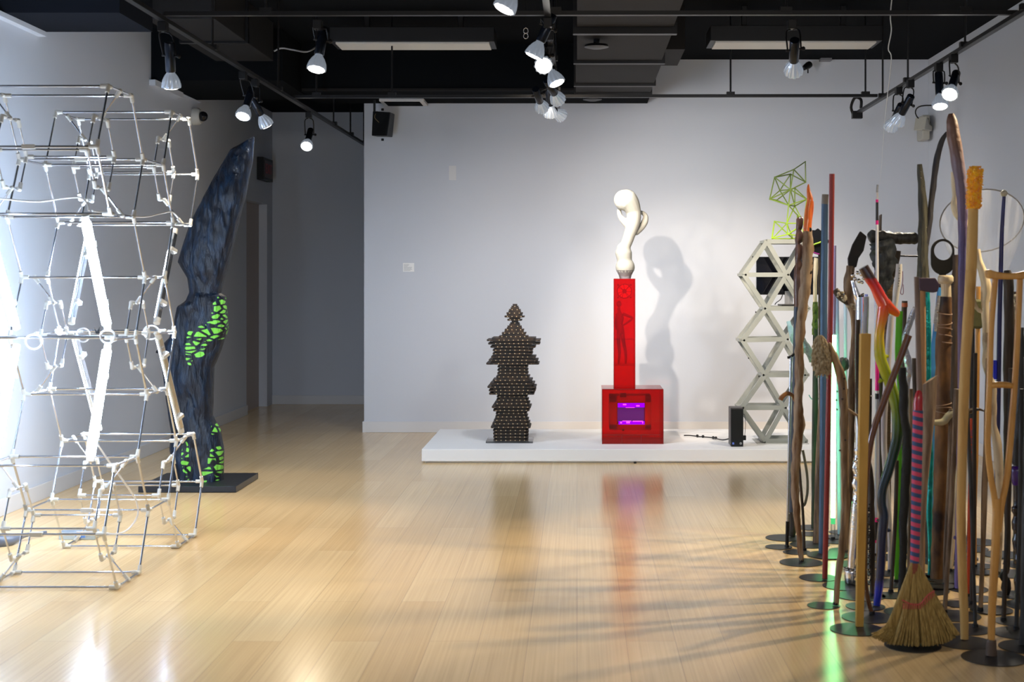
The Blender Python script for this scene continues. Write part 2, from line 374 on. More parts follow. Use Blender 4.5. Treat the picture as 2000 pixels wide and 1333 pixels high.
lamp('ribbed track lamp leaning right, rightmost of the lowest three in the centre', -.15, 10.5, 1092, 223, to(0,10.5,1092,223,(2.0,12.9,1.3)), 66, soft=.15, cone=100, blend=1, col=(1,.95,.88))
lamp('blue-edged track lamp hanging alone from the right half of the nearer cross rail', 1.11, 7.35, 1550, 131, to(0,7.35,1550,131,(1.5,10.6,.3)), 60, soft=.10, cone=125, blend=1, col=(.95,.96,1))
lamp('lamp at the left of the lower pair on the right track rail', 2.25, 9.95, 1742, 243, to(0,9.9,1742,243,(1.7,12.6,.5)), 45, 9.95, cone=70)
lamp('lamp at the right of the lower pair on the right track rail', 2.25, 9.6, 1756, 232, to(0,9.7,1756,232,(1.5,11.6,.6)), 55, 9.6, cone=60)
lamp('lit lamp pointing down, left of the upper pair on the right track rail', 2.25, 8.85, 1836, 198, (-.05,-.35,-.9), 60, 8.8)
lamp('lit lamp facing the room, right of the upper pair on the right track rail', 2.25, 8.5, 1857, 178, (-.36,-.7,-.65), 75, 8.4, cone=80)

# ------------------------------------------------------------ small wall and ceiling fittings
t = thing('dome_camera', 'white dome security camera with dark glass on the left wall', 'camera', P(388, 228, 12.75))
c = P(400, 228, 12.6)
MB().lathe((XL, c.y, c.z), (1,-.15,0), [(0,.075),(.05,.075),(.075,.06)], 20).build('housing', M['wplastic'], t)
MB().sphere((XL+.09, c.y-.02, c.z), .045, 16).build('dome', mat('dark_glass', (.01,.01,.012), .05), t)
t = thing('wall_speaker', 'black box loudspeaker hung high at the left end of the back wall', 'speaker', P(745, 243, YB))
a = P(727, 218, 12.7); b = P(766, 266, 12.7)
sp = MB(); cx = (a.x+b.x)/2; 
sp.add([Vector((x, y, z)) for (x, y, z) in [(a.x,12.66,b.z+.0),(b.x-.03,12.58,b.z-.01),(b.x-.01,12.80,b.z),(a.x+.02,12.86,b.z+.01),(a.x+.01,12.66,a.z+.0),(b.x,12.58,a.z-.02),(b.x+.01,12.80,a.z-.01),(a.x+.03,12.86,a.z+.01)]],
    [(0,3,2,1),(4,5,6,7),(0,1,5,4),(1,2,6,5),(2,3,7,6),(3,0,4,7)])
sp.build('cabinet', M['bplastic'], t, smooth=False, bevel=.006)
MB().bar((a.x+.02,12.7,a.z),(a.x+.02,12.7,a.z+.22),.02,.01).bar((a.x+.02,12.7,a.z+.15),(a.x+.02,YB,a.z+.15),.015,.015,up=Vector((0,0,1))).cyl((cx,12.72,b.z-.02),(cx,12.72,b.z-.04),.012).cyl((cx,12.72,a.z+.01),(cx,12.72,a.z+.03),.012).build('bracket', M['bmetal'], t)
MB().tube([(a.x+.05,12.655,a.z),(a.x+.03,12.64,a.z-.06),(a.x+.08,12.63,a.z-.12),(a.x+.05,12.64,a.z-.17)],.003,6,sub=4).build('cable', mat('brass_wire',(.35,.26,.12),.4,.6), t)
t = thing('exit_sign', 'dark exit sign with red face on the left wall above the door', 'sign', P(513, 332, 15.3))
c = P(512, 332, 15.35)
MB().box(XL, XL+.07, c.y-.25, c.y+.22, c.z-.12, c.z+.12).build('sign_box', M['bplastic'], t, smooth=False, bevel=.004)
MB().box(XL+.07, XL+.074, c.y-.20, c.y+.18, c.z-.09, c.z+.09).build('sign_face', mat('red_face', (.05,.006,.008), .4), t, smooth=False)
lettering('sign_letters', 'EXIT', .15, t, (XL+.076, c.y-.01, c.z), (PI/2,0,PI/2), mat('red_letters', (.35,.03,.04), .4))
t = thing('air_vent', 'white framed air grille where the back wall meets the black soffit', 'vent', P(788, 205, YB-.2))
a = P(745, 198, 12.75); b = P(831, 212, 12.75)
MB().box(a.x, b.x, 12.6, 12.95, 2.975, 2.999).build('frame', M['base'], t, smooth=False, bevel=.003)
MB().box(a.x+.04, b.x-.04, 12.63, 12.92, 2.97, 2.976).build('grille', M['black'], t, smooth=False)
def wallpanel(nm, x0, x1, y0, y1, lab, cat, m, th=.006):
    a = P(x0, y0, YB); b = P(x1, y1, YB)
    return tag(MB().box(a.x, b.x, YB-th, YB, b.z, a.z).build(nm, m, smooth=False, org=((a.x+b.x)/2, YB, b.z)), lab, cat)
wallpanel('access_panel', 877, 891, 324, 352, 'small flat white plate high on the back wall', 'plate', mat('plate_white', (.68,.68,.69), .6))
t = thing('wall_label', 'small white exhibition text label on back wall left of dark tower', 'label', P(797, 522, YB))
a = P(787, 514, YB); b = P(809, 531, YB)
MB().box(a.x, b.x, YB-.004, YB, b.z, a.z).build('card', mat('card_white', (.8,.8,.8), .6), t, smooth=False)
tx = MB()
for i, wd in enumerate((.05,.045,.035,.075,.07,.075,.06)): 
    z = a.z-.012-i*.009; tx.box(a.x+.008, a.x+.008+wd, YB-.0045, YB-.004, z-.0025, z)
tx.build('text_lines', mat('text_grey', (.25,.25,.25), .6), t, smooth=False)
t = thing('horn_speaker', 'grey-beige horn shaped alarm speaker high in the right back corner', 'speaker', P(1805, 248, YB))
c = P(1804, 245, 12.7); hm = mat('beige_plastic', (.42,.41,.36), .5)
MB().lathe(c, (-.7,-.6,.25), [(-.10,.03),(-.04,.035),(.0,.06),(.05,.085),(.055,.08)], 4).build('horn', hm, t)
MB().box(c.x-.0, c.x+.07, 12.75, YB, c.z-.12, c.z+.10).build('mount', hm, t, smooth=False, bevel=.01)
p0 = P(1845, 206, 12.6)
MB().tube([p0, P(1800,207,12.6), P(1788,218,12.65), P(1795,232,12.7), P(1812,232,12.75), P(1816,240,12.8)], .006, 6, sub=4).build('cable', M['bplastic'], t)
t = thing('bullet_camera', 'tiny black bullet camera near the top of the back wall', 'camera', P(1578, 128, YB))
c = P(1578, 128, 12.85)
MB().lathe(c, (-.6,-.6,-.4), [(-.03,.03),(0,.032),(.05,.025),(.08,.02)], 14).build('camera_body', M['bplastic'], t)
MB().bar(c, (c.x, YB, c.z), .02, .02, up=Vector((0,0,1))).bar(c, c+Vector((0,0,-.07)), .01, .01).build('bracket', M['bmetal'], t, smooth=False)
t = thing('conduit_pipe', 'thin white electrical conduit with a junction box along top of back wall', 'conduit', P(1470, 110, 12.9))
MB().cyl(P(1318,107,12.9), P(1604,108,12.9), .012, 8).build('pipe', mat('conduit_grey', (.45,.45,.42), .4), t)
a = P(1602,104,12.9); MB().box(a.x, a.x+.1, 12.86, YB, a.z-.07, a.z).build('junction_box', mat('box_grey', (.25,.25,.27), .4, .5), t, smooth=False)
o = MB().tube([P(1744,-20,9.5),P(1739,30,9.5),P(1741,60,9.5),P(1735,95,9.5),P(1741,115,9.5),P(1733,190,9.5),P(1727,250,9.5),P(1722,320,9.5),P(1718,360,9.5)], [.004,.004,.004,.004,.0035,.003,.0015,.001,.001], 6, sub=5).build('dangling_string', mat('pale_cord', (.6,.6,.58), .6), org=P(1744,-20,9.5))
tag(o, 'thin pale cord dangling from the ceiling before the right back wall', 'cord')
for (x, y, D, lab) in ((1165, 10, 9.2, 'dark round clamp mount under the near end of the air duct'), (1157, 184, 11.9, 'small dark round clamp mount under the far end of the air duct')):
    c = P(x, y, D); o = MB().lathe(Vector((c.x, D, 2.95)), (0,0,-1), [(0,.02),(.03,.02),(.035,.075),(.05,.08),(.06,.04)], 16).build('ceiling_mount', M['bmetal'], org=(c.x, D, 2.95)); tag(o, lab, 'mount')
t = thing('hanging_clip', 'small pair of wire rings hanging left of the central lamps', 'clip', P(1027, 52, 7.4))
for k, yy in enumerate((60, 70)):
    c = P(1027, yy, 7.4); MB().tube([c+Vector((math.cos(a)*.012,0,math.sin(a)*.015)) for a in [i*PI/6 for i in range(13)]], .0018, 6).build('ring', M['steel'], t)
MB().cyl(P(1027,54,7.4), P(1027,-60,7.4), .0012, 5).build('wire', M['bmetal'], t)
t = thing('loose_cable', 'loose pale cable looped under the ceiling left of the strip light', 'cable', P(560, 98, 11.0))
MB().tube([P(535,100,11),P(550,94,11),P(575,98,11),P(600,101,11),P(620,90,11.2)], .007, 6, sub=4).build('cable', mat('grey_cable', (.3,.3,.3), .5), t)

# ------------------------------------------------------------ platform and what stands on it
PT = .105
tag(MB().box(-1.18, 2.2, 10.8, 12.25, .012, PT).box(-1.16,2.18,10.83,12.22,0,.013).build('plinth_platform', M['white'], smooth=False, bevel=.004, org=(.5,11.5,0)), 'long low white platform in front of the back wall', 'platform')
tag(MB().box(.43,.45,10.775,10.795,0,.012).build('cable_stub', M['bplastic'], smooth=False, org=(.44,10.78,0)), 'tiny black plug on the floor at the platform edge', 'plug')

# --- dark stacked tower
t = thing('stacked_tower', 'dark pagoda-like tower of stacked studded layers on a clear base', 'sculpture', P(997, 862, 11.35)*1)
t.location.z = PT
Dt = 11.35; sc = 3.809
def tz(yz): return CH+(HY-(570+yz/sc))*Dt/F
def txx(xz): return ((900+xz/sc)-HX)*Dt/F
prof = [(85,400,408),(180,332,470),(232,375,432),(335,290,500),(341,200,588),(362,212,588),(380,218,585),(405,235,550),(430,252,530),(455,250,530),(470,245,548),(490,230,565),(510,215,575),(538,195,582),(541,285,495),(600,283,497),(625,275,508),(650,250,528),(675,230,545),(708,205,562),(720,222,555),(758,225,540),(765,280,490),(800,275,500),(853,240,522),(900,275,485),(930,265,495),(1005,232,520),(1010,252,500),(1100,255,495)]
def prw(y):
    for i in range(len(prof)-1):
        if prof[i][0] <= y <= prof[i+1][0]:
            f = (y-prof[i][0])/(prof[i+1][0]-prof[i][0]); return [prof[i][k]*(1-f)+prof[i+1][k]*f for k in (1,2)]
    return prof[-1][1:]
dm = MB(); st = MB(); y = 1101; step = 24.6; cd = (txx(375+0)-0); k = 0
ccx = txx(383)
while y > 108:
    l, r = prw(y-step*.35); zt = tz(y-step*.80); zb = tz(y)
    x0, x1 = txx(l), txx(r); hw = (x1-x0)/2; dpt = min(hw, .15); 
    dm.box(x0, x1, Dt-dpt, Dt+dpt, zb, zb+(zt-zb)*.58)
    dm.box(x0+hw*.16, x1-hw*.16, Dt-dpt*.84, Dt+dpt*.84, zb+(zt-zb)*.5, tz(y-step)+.001)
    nb = max(1, int(hw*2/.034))
    for i in range(nb):                                   # end teeth of the sticks each layer is made of
        xx = x0+(i+.5)*hw*2/nb
        dm.box(xx-.012, xx+.012, Dt-dpt-.007, Dt-dpt, zb+.001, zb+(zt-zb)*.5)
        if abs(xx-ccx) < .13: st.box(xx-.0035, xx+.0035, Dt-dpt-.0095, Dt-dpt-.006, zb+.005, zb+.012)
        elif (i+k) % 2 == 0: st.box(xx-.0018, xx+.0018, Dt-dpt-.009, Dt-dpt-.006, zb+.005, zb+.008)
    for i in range(max(1, int(dpt*2/.034))):
        yy = Dt-dpt+(i+.5)*.034
        dm.box(x1, x1+.006, yy-.012, yy+.012, zb+.001, zb+(zt-zb)*.66); dm.box(x0-.006, x0, yy-.012, yy+.012, zb+.001, zb+(zt-zb)*.66)
    y -= step; k += 1
dm.build('layers', mat('dark_bronze_sticks', (.006,.004,.003), .5, .0, col2=(.05,.024,.009), scale=28), t, smooth=False)
st.build('studs', mat('pale_stud', (.62,.46,.26), .4, .2), t, smooth=False)['kind'] = 'stuff'
MB().box(txx(195), txx(540), Dt-.16, Dt+.16, PT, PT+.014).build('base_plate', M['clear'], t, smooth=False)

# --- red acrylic machine with the white form on top
t = thing('red_acrylic_cabinet', 'translucent red acrylic box with tall red column and glowing purple window', 'sculpture', (.437, 11.36, PT))
bx0, bx1, by0, by1, bz0, bz1 = .197, .676, 11.14, 11.57, PT, .535
TH = .006
def shell(mb, x0,x1,y0,y1,z0,z1, top=True):
    mb.box(x0,x1,y0,y0+TH,z0,z1).box(x0,x1,y1-TH,y1,z0,z1).box(x0,x0+TH,y0+TH,y1-TH,z0,z1).box(x1-TH,x1,y0+TH,y1-TH,z0,z1)
    if top: mb.box(x0+TH,x1-TH,y0+TH,y1-TH,z1-TH,z1)
    return mb
# front panel with the window hole
wx0, wx1, wz0, wz1 = P(1206,0,11.14).x, P(1260,0,11.14).x, P(0,830,11.14).z, P(0,788,11.14).z
fp = MB().box(bx0,wx0,by0,by0+TH,bz0,bz1).box(wx1,bx1,by0,by0+TH,bz0,bz1).box(wx0,wx1,by0,by0+TH,bz0,wz0).box(wx0,wx1,by0,by0+TH,wz1,bz1)
fp.build('front_panel', M['redac'], t, smooth=False)
MB().box(bx0,bx1,by1-TH,by1,bz0,bz1).box(bx0,bx0+TH,by0+TH,by1-TH,bz0,bz1).box(bx1-TH,bx1,by0+TH,by1-TH,bz0,bz1).build('side_panels', M['redac'], t, smooth=False)
MB().box(bx0+TH,bx1-TH,by0+TH,by1-TH,bz1-TH,bz1).build('top_panel', M['redac_top'], t, smooth=False)
MB().box(bx0+TH,bx1-TH,by0+TH,by1-TH,bz0,bz0+TH).build('bottom_panel', M['redac'], t, smooth=False)
edge = mat('red_edge', (.20,.004,.004), .3)
e = MB(); q = .0035
for (xa,za,xb,zb) in ((bx0,bz0+.003,bx1,bz0+.003),(bx0,bz1,bx1,bz1),(bx0,bz0,bx0,bz1),(bx1,bz0,bx1,bz1)): e.bar((xa,by0,za),(xb,by0,zb),q,q)
dz = P(0,850,11.14).z; e.bar((bx0+.008,by0-.0012,dz),(bx1-.02,by0-.0012,dz),.004,.002)
for px in (1215,1252.5): e.bar((P(px,0,11.14).x,by0-.0012,dz),(P(px,0,11.14).x,by0-.0012,bz0+.01),.004,.002)
e.build('edge_lines', edge, t, smooth=False)
# inner machine
inner = mat('inner_red_box', (.70,.10,.08), .5)
MB().box(wx0-.06,wx0-.004,by0+.05,by0+.30,wz0-.04,wz1+.05).box(wx1+.004,wx1+.05,by0+.05,by0+.30,wz0-.04,wz1+.05).box(wx0-.06,wx1+.05,by0+.05,by0+.30,wz1+.004,wz1+.05).box(wx0-.06,wx1+.05,by0+.05,by0+.30,wz0-.05,wz0-.006).build('inner_case', inner, t, smooth=False)
MB().box(wx0-.06,wx1+.05,by0+.28,by0+.31,wz0-.05,wz1+.05).build('inner_back', mat('dark_purple', (.10,.03,.09), .5, emit=(.28,.04,.35), estr=.35), t, smooth=False)
pe = emis('purple_glow', (.22,.0,1.0), 2.0); pk = emis('magenta_glow', (1.0,.06,.9), 2.2)
wt = wz1-wz0
MB().box(wx0+.004,wx1-.004,by0+.010,by0+.03,wz1-.2*wt,wz1-.01*wt).build('glow_band', pe, t, smooth=False)
MB().box(wx0+.010,wx1-.004,by0+.010,by0+.03,wz0+.01*wt,wz0+.14*wt).build('glow_band', pe, t, smooth=False)
gm = MB()
for (a_, b_, z0_, z1_) in ((.2,.32,.90,.96),(.68,.80,.84,.90),(.3,.62,.782,.80),(.10,.16,.05,.13),(.32,.45,.06,.15),(.55,.92,.135,.17),(.90,.93,.05,.15),(.18,.5,.15,.18)):
    ww = wx1-wx0; gm.box(wx0+a_*ww, wx0+b_*ww, by0+.006, by0+.0095, wz0+z0_*wt, wz0+z1_*wt)
gm.build('glow_streaks', pk, t, smooth=False)
MB().box(P(1211,0,11.2).x,P(1223,0,11.2).x,11.18,11.2,P(0,776,11.2).z,P(0,768,11.2).z).box(P(1215,0,11.2).x,P(1219,0,11.2).x,11.18,11.19,P(0,842,11.2).z,P(0,838,11.2).z).build('connector', M['bplastic'], t, smooth=False)
# column
cx0, cx1, cy0, cy1 = P(1199,0,11.2).x, P(1240.5,0,11.2).x, 11.2, 11.37
cz1 = P(0,545,11.2).z
shell(MB(), cx0, cx1, cy0, cy1, bz1, cz1).build('column', M['redac'], t, smooth=False)
e = MB()
for (xa,xb) in ((cx0,cx0),(cx1,cx1)): e.bar((xa,cy0,bz1),(xb,cy0,cz1),q,q)
e.bar((cx0,cy0,cz1),(cx1,cy0,cz1),q,q); e.build('column_edges', edge, t, smooth=False)
zz = P(0,712,11.2).z; MB().box(cx0+TH,cx1-TH,cy0+TH,cy1-TH,zz-.012,zz).box(cx0+TH,cx1-TH,cy0+TH,cy1-TH,P(0,663,11.2).z-.004,P(0,663,11.2).z).build('column_shelf', M['redac'], t, smooth=False)
fc0 = P(1219.5, 569, 11.24)
fan = MB(); rr = .056
ring = [fc0+Vector((math.cos(a)*rr,0,math.sin(a)*rr)) for a in [i*2*PI/28 for i in range(29)]]
fan.tube(ring, .004, 6, cap=False)
for sx in (-1,1):
    for sz in (-1,1): fan.bar(fc0+Vector((sx*.05,0,sz*.05)), fc0+Vector((sx*.012,0,sz*.012)), .004, .004); fan.sphere(fc0+Vector((sx*.05,0,sz*.05)), .008, 8)
fan.lathe(fc0, (0,-1,0), [(0,.018),(.006,.018)], 18)
fan.build('fan_frame', mat('dark_fan', (.16,.05,.05), .5), t)
bl = MB()
for i in range(7):
    a0 = i*2*PI/7
    pts = [(fc0.x+math.cos(a0+da)*r_, fc0.z+math.sin(a0+da)*r_) for da, r_ in ((0,.018),(0,.052),(.35,.053),(.68,.052),(.55,.018))]
    bl.prism(pts, 11.243, 11.246)
bl.build('fan_blades', mat('pink_fan_blade', (.85,.45,.50), .5), t, smooth=False)
# small dark figurine with hand on hip inside the column
fb = MB(); Df = 11.30
fb.sphere(P(1209,594,Df), .020, 12, sc=(1,1,1.2)); 
fb.tube([P(1209,600,Df),P(1209,609,Df),P(1211,620,Df),P(1210,632,Df),P(1212,645,Df),P(1212,652,Df)], [.009,.013,.030,.026,.030,.022], 10, sub=3)
fb.tube([P(1216,613,Df),P(1228,618,Df),P(1235,622,Df),P(1226,630,Df),P(1214,638,Df)], [.012,.010,.009,.008,.007], 8, sub=3)
fb.tube([P(1206,613,Df),P(1203,628,Df),P(1204,645,Df)], [.011,.009,.006], 8, sub=3)
fb.tube([P(1209,648,Df),P(1208,668,Df),P(1210,690,Df),P(1208,710,Df)], [.018,.014,.011,.008], 8, sub=3)
fb.tube([P(1215,648,Df),P(1218,668,Df),P(1222,690,Df),P(1222,710,Df)], [.018,.014,.011,.008], 8, sub=3)
o = fb.build('figurine', mat('figurine_dark_red', (.22,.035,.03), .6), t)
o['label'] = 'small dark standing figure with one hand on its hip, seen through red acrylic'

# white form
t = thing('white_biomorphic_form', 'twisting white biomorphic sculpture on top of the red column', 'sculpture', (.385, 11.285, cz1))
wf = MB(); Dw = 11.285
def blob(path, fs_=10):
    pts = [P(x, y, Dw+d) for x, y, d, r in path]; rad = [r*Dw/F for x, y, d, r in path]
    wf.tube(pts, rad, 16, sub=6)
    wf.sphere(pts[0], rad[0], 16); wf.sphere(pts[-1], rad[-1], 16)
# head lobe to neck
blob([(1219,391,-.02,20.5),(1225,392,-.02,21.5),(1232,401,-.01,18.5),(1237,413,0,15),(1238,426,0,14),(1236,438,0,14),(1233,449,0,12.5),(1229,460,0,11.5),(1225,472,0,11),(1221,480,0,11)])
blob([(1209,411,.03,4.5),(1211,422,.03,5),(1219,432,.02,7),(1230,441,.0,10)])
blob([(1243,454,.02,6),(1252,445,.04,6.5),(1259,434,.05,7),(1261,423,.06,5),(1255,416,.07,4),(1247,416,.06,4.5)])
blob([(1218,487,0,14),(1218,494,0,16.5),(1219,502,0,15.5)])
blob([(1220,507,0,14.5),(1220,515,0,15.5),(1221,522,0,19)])
wo = wf.build('form_body', mat('matte_cream_white', (.34,.335,.30), .7, scale=3), t)
rm = wo.modifiers.new('remesh', 'REMESH'); rm.mode = 'VOXEL'; rm.voxel_size = .0045; rm.use_smooth_shade = True
sm = wo.modifiers.new('smooth', 'SMOOTH'); sm.iterations = 9; sm.factor = .6
MB().lathe(Vector((P(1221,0,Dw).x, Dw, cz1)), (0,0,1), [(0,.044),(.03,.052),(.068,.072),(.07,.068)], 28).build('clear_collar', tinted('smoky_clear', (.80,.78,.80), diff=.35, dcol=(.6,.58,.6)), t)

# --- grey-white triangle lattice tower
t = thing('lattice_shelf_tower', 'pale grey tower of open triangular frames on the platform', 'sculpture', P(1500, 868, 11.2))
t.location.z = PT
DL = 11.17; DB = 11.42
wl = mat('pale_grey_wood', (.29,.30,.27), .5, col2=(.24,.25,.225), scale=5)
Ln = [(1498,472),(1453,537),(1497,603),(1450,665),(1494,733),(1448,797),(1495,862)]
Rn = [(1574,472),(1536,537),(1577,603),(1535,663),(1575,733),(1531,797),(1572,862)]
def frame_at(D, part):
    m_ = MB()
    for arr in (Ln, Rn):
        for i in range(6): 
            a = P(*arr[i], DL); b = P(*arr[i+1], DL); a.y = b.y = D; m_.bar(a, b, .036, .03)
    for i in range(7):
        a = P(*Ln[i], DL); b = P(*Rn[i], DL); a.y = b.y = D; m_.bar(a, b, .034, .028)
    for i in range(6):
        a = P(*(Ln[i] if i % 2 == 0 else Rn[i]), DL); b = P(*(Rn[i+1] if i % 2 == 0 else Ln[i+1]), DL); a.y = b.y = D; m_.bar(a, b, .034, .026)
    return m_.build(part, wl, t, smooth=False)
frame_at(DL, 'front_frame'); frame_at(DB, 'rear_frame')
m_ = MB()
for arr in (Ln, Rn):
    for p in arr:
        a = P(*p, DL); m_.bar((a.x, DL, a.z), (a.x, DB, a.z), .05, .022, up=Vector((0,0,1)))
for i in (0, 2, 4):
    a = P(*Ln[i], DL); b = P(*Rn[i], DL); m_.box(a.x, b.x, DL, DB, a.z-.0, a.z+.018)
m_.build('cross_pieces', wl, t, smooth=False)
a = P(1488, 868, 11.1); b = P(1576, 868, 11.1)
MB().box(a.x-.03, b.x+.02, 11.12, 11.48, PT, PT+.006).build('foot_plate', mat('grey_foot', (.42,.42,.40), .6), t, smooth=False)
m_ = MB()
for p in ((1474,502),(1476,572),(1480,610),(1466,700),(1486,736)): 
    c = P(*p, 11.30); m_.cyl(c+Vector((-.02,0,0)), c+Vector((-.012,0,0)), .006, 8)
m_.build('bolts', M['bmetal'], t)
# monitor standing in the lattice
shz = P(1498,603,DL).z+.0185
t = thing('computer_monitor', 'wide black monitor standing inside the upper part of the lattice tower', 'monitor', (P(1540,0,11.36).x, 11.36, shz))
c = P(1540, 538, 11.47)
a = P(1477, 502, 11.47); b = P(1603, 576, 11.47)
MB().box(a.x, b.x, 11.46, 11.50, b.z, a.z).build('screen_housing', mat('glossy_black', (.004,.004,.006), .12), t, smooth=False, bevel=.002)
MB().box(a.x+.008, b.x-.008, 11.457, 11.4605, b.z+.022, a.z-.008).build('screen', mat('screen_black', (.003,.003,.006), .04, spec=.6), t, smooth=False)
MB().box(c.x-.012, c.x+.012, 11.4575, 11.4598, b.z+.007, b.z+.013).build('logo_mark', M['wplastic'], t, smooth=False)
MB().box(c.x-.032, c.x+.032, 11.445, 11.465, shz+.0, b.z+.03).build('stand_neck', mat('grey_neck', (.32,.32,.33), .35, .5, col2=(.2,.2,.21), scale=30, stretch=(8,1,.1)), t, smooth=False)
MB().box(c.x-.088, c.x+.088, 11.22, 11.465, shz, shz+.012).build('stand_base', M['bplastic'], t, smooth=False, bevel=.003)
o = MB().tube([(c.x-.05,11.45,b.z+.0),(c.x-.07,11.42,shz+.05),(c.x-.11,11.38,shz+.025),(c.x-.125,11.35,shz+.01)], .0035, 6, sub=4).build('monitor_cable', M['bplastic'], org=(c.x-.125,11.35,shz)); tag(o, 'thin black cable falling from the monitor to the lattice shelf', 'cable')
# lime wire form on top
t = thing('wire_form', 'faceted lime green wire sculpture standing on top of the lattice tower', 'sculpture', P(1535, 468, 11.28))
NODE = {1:(1575,315,.05),2:(1549,332,-.04),3:(1576,355,.06),4:(1512,347,-.03),5:(1504,389,.02),6:(1541,372,-.08),7:(1526,371,.08),8:(1554,367,.04),9:(1574,390,-.04),10:(1538,402,-.06),11:(1555,402,.07),12:(1547,339,.08),13:(1535,437,-.05),14:(1515,432,.07),15:(1505,466,-.08),16:(1511,466,.08),17:(1538,458,-.03),18:(1552,466,.08),19:(1560,420,.06),20:(1568,437,-.05),21:(1573,462,.05),22:(1557,447,0),23:(1520,390,.09)}
ED = [(1,2),(1,3),(2,3),(2,4),(12,3),(12,4),(4,5),(4,6),(4,7),(2,6),(12,7),(12,6),(7,6),(6,8),(3,6),(5,7),(5,6),(5,10),(5,23),(23,6),(23,10),(10,11),(6,10),(6,11),(8,11),(6,9),(8,9),(9,11),(9,10),(7,10),(10,13),(11,13),(10,19),(11,20),(19,20),(19,22),(9,20),(13,14),(14,15),(14,16),(13,16),(14,17),(13,17),(13,18),(15,17),(16,18),(17,18),(13,20),(20,21),(22,17),(18,21),(20,17),(15,16),(17,21),(19,21)]
lime = zramp('lime_wire_paint', .62, [(0,(.36,.58,.02)),(.25,(.30,.46,.03)),(.55,(.16,.24,.03)),(1,(.07,.11,.03))], .5)
m_ = MB()
for i, j in ED:
    A = NODE[i]; B = NODE[j]; m_.cyl(P(A[0],A[1],11.3)+Vector((0,A[2],0)), P(B[0],B[1],11.3)+Vector((0,B[2],0)), .0048, 6)
for nn in NODE.values(): m_.sphere(P(nn[0],nn[1],11.3)+Vector((0,nn[2],0)), .0062, 6)
m_.build('wires', lime, t)
# desktop computer
t = thing('desktop_computer', 'small black desktop computer tower standing left of the lattice tower', 'computer', P(1438, 868, 11.1))
t.location.z = PT
a = P(1427, 797, 10.97); b = P(1452, 869, 10.97)
MB().box(a.x, b.x, 10.97, 11.13, PT+.004, a.z).build('case', mat('case_grey_black', (.035,.030,.030), .45), t, smooth=False, bevel=.006)
MB().box(a.x+.002, b.x-.002, 10.958, 10.97, PT+.002, a.z-.008).build('front_bezel', M['bplastic'], t, smooth=False, bevel=.003)
MB().box(a.x+.012, a.x+.026, 10.9565, 10.958, PT+.018, PT+.034).build('sticker', mat('blue_sticker', (.10,.16,.55), .4), t, smooth=False)
MB().lathe((b.x-.022, 10.958, PT+.026), (0,-1,0), [(0,.009),(.0015,.009)], 20).build('round_logo', mat('logo_grey', (.45,.45,.45), .3, .6), t)
lettering('logo_letters', 'hp', .013, t, (b.x-.022, 10.956, PT+.026), (PI/2,0,0), M['bplastic'], .0003)
MB().box(b.x, b.x+.03, 11.05, 11.09, PT+.04, PT+.075).build('plug', M['bplastic'], t, smooth=False)
MB().tube([(b.x-.002,11.07,P(0,815,11.0).z),(b.x+.02,11.08,P(0,812,11.0).z),(b.x+.03,11.08,P(0,830,11.0).z),(b.x+.022,11.07,PT+.07)], .002, 5, sub=4).build('thin_cable', M['bplastic'], t)
o = MB().tube([(P(1427,0,11.1).x,11.10,PT+.05),(P(1410,0,11.3).x,11.25,PT+.02),(P(1395,0,11.3).x,11.48,PT+.012),(P(1375,0,11.4).x,11.56,PT+.01),(P(1350,0,11.5).x,11.64,PT+.012),(P(1337,0,11.6).x,11.66,PT+.01)], .005, 6, sub=4)
for k in ((1398,11.46),(1393,11.48),(1373,11.56),(1362,11.60)): o.sphere((P(k[0],0,k[1]).x, k[1], PT+.013), .012, 8)
o = o.build('power_cable', M['bplastic'], org=(P(1375,0,11.4).x,11.56,PT)); tag(o, 'knotted black power cable lying on the platform left of the computer', 'cable')

# ------------------------------------------------------------ the dark carved wing-like sculpture
t = thing('carved_sculpture', 'tall dark blue carved wing shape with acid green patches on a black base', 'sculpture', (-2.55, 9.6, 0))
Lp = [(268,493),(292,451),(348,420),(436,375),(492,356),(512,350),(543,368),(571,371),(588,364),(599,347),(633,339),(660,330),(689,301),(693,318),(717,315),(785,325),(846,336),(875,333),(942,344)]
Rp = [(268,496),(312,494),(379,482),(447,465),(492,454),(574,430),(579,440),(644,443),(686,429),(717,415),(813,413),(841,429),(880,437),(942,437)]
def ip(tab, y):
    if y <= tab[0][0]: return tab[0][1]
    for i in range(len(tab)-1):
        if y <= tab[i+1][0]:
            f = (y-tab[i][0])/max(1e-6,(tab[i+1][0]-tab[i][0])); return tab[i][1]*(1-f)+tab[i+1][1]*f
    return tab[-1][1]
NR = 190; SEG = 64; vs = []; fs = []; Ds = 9.62
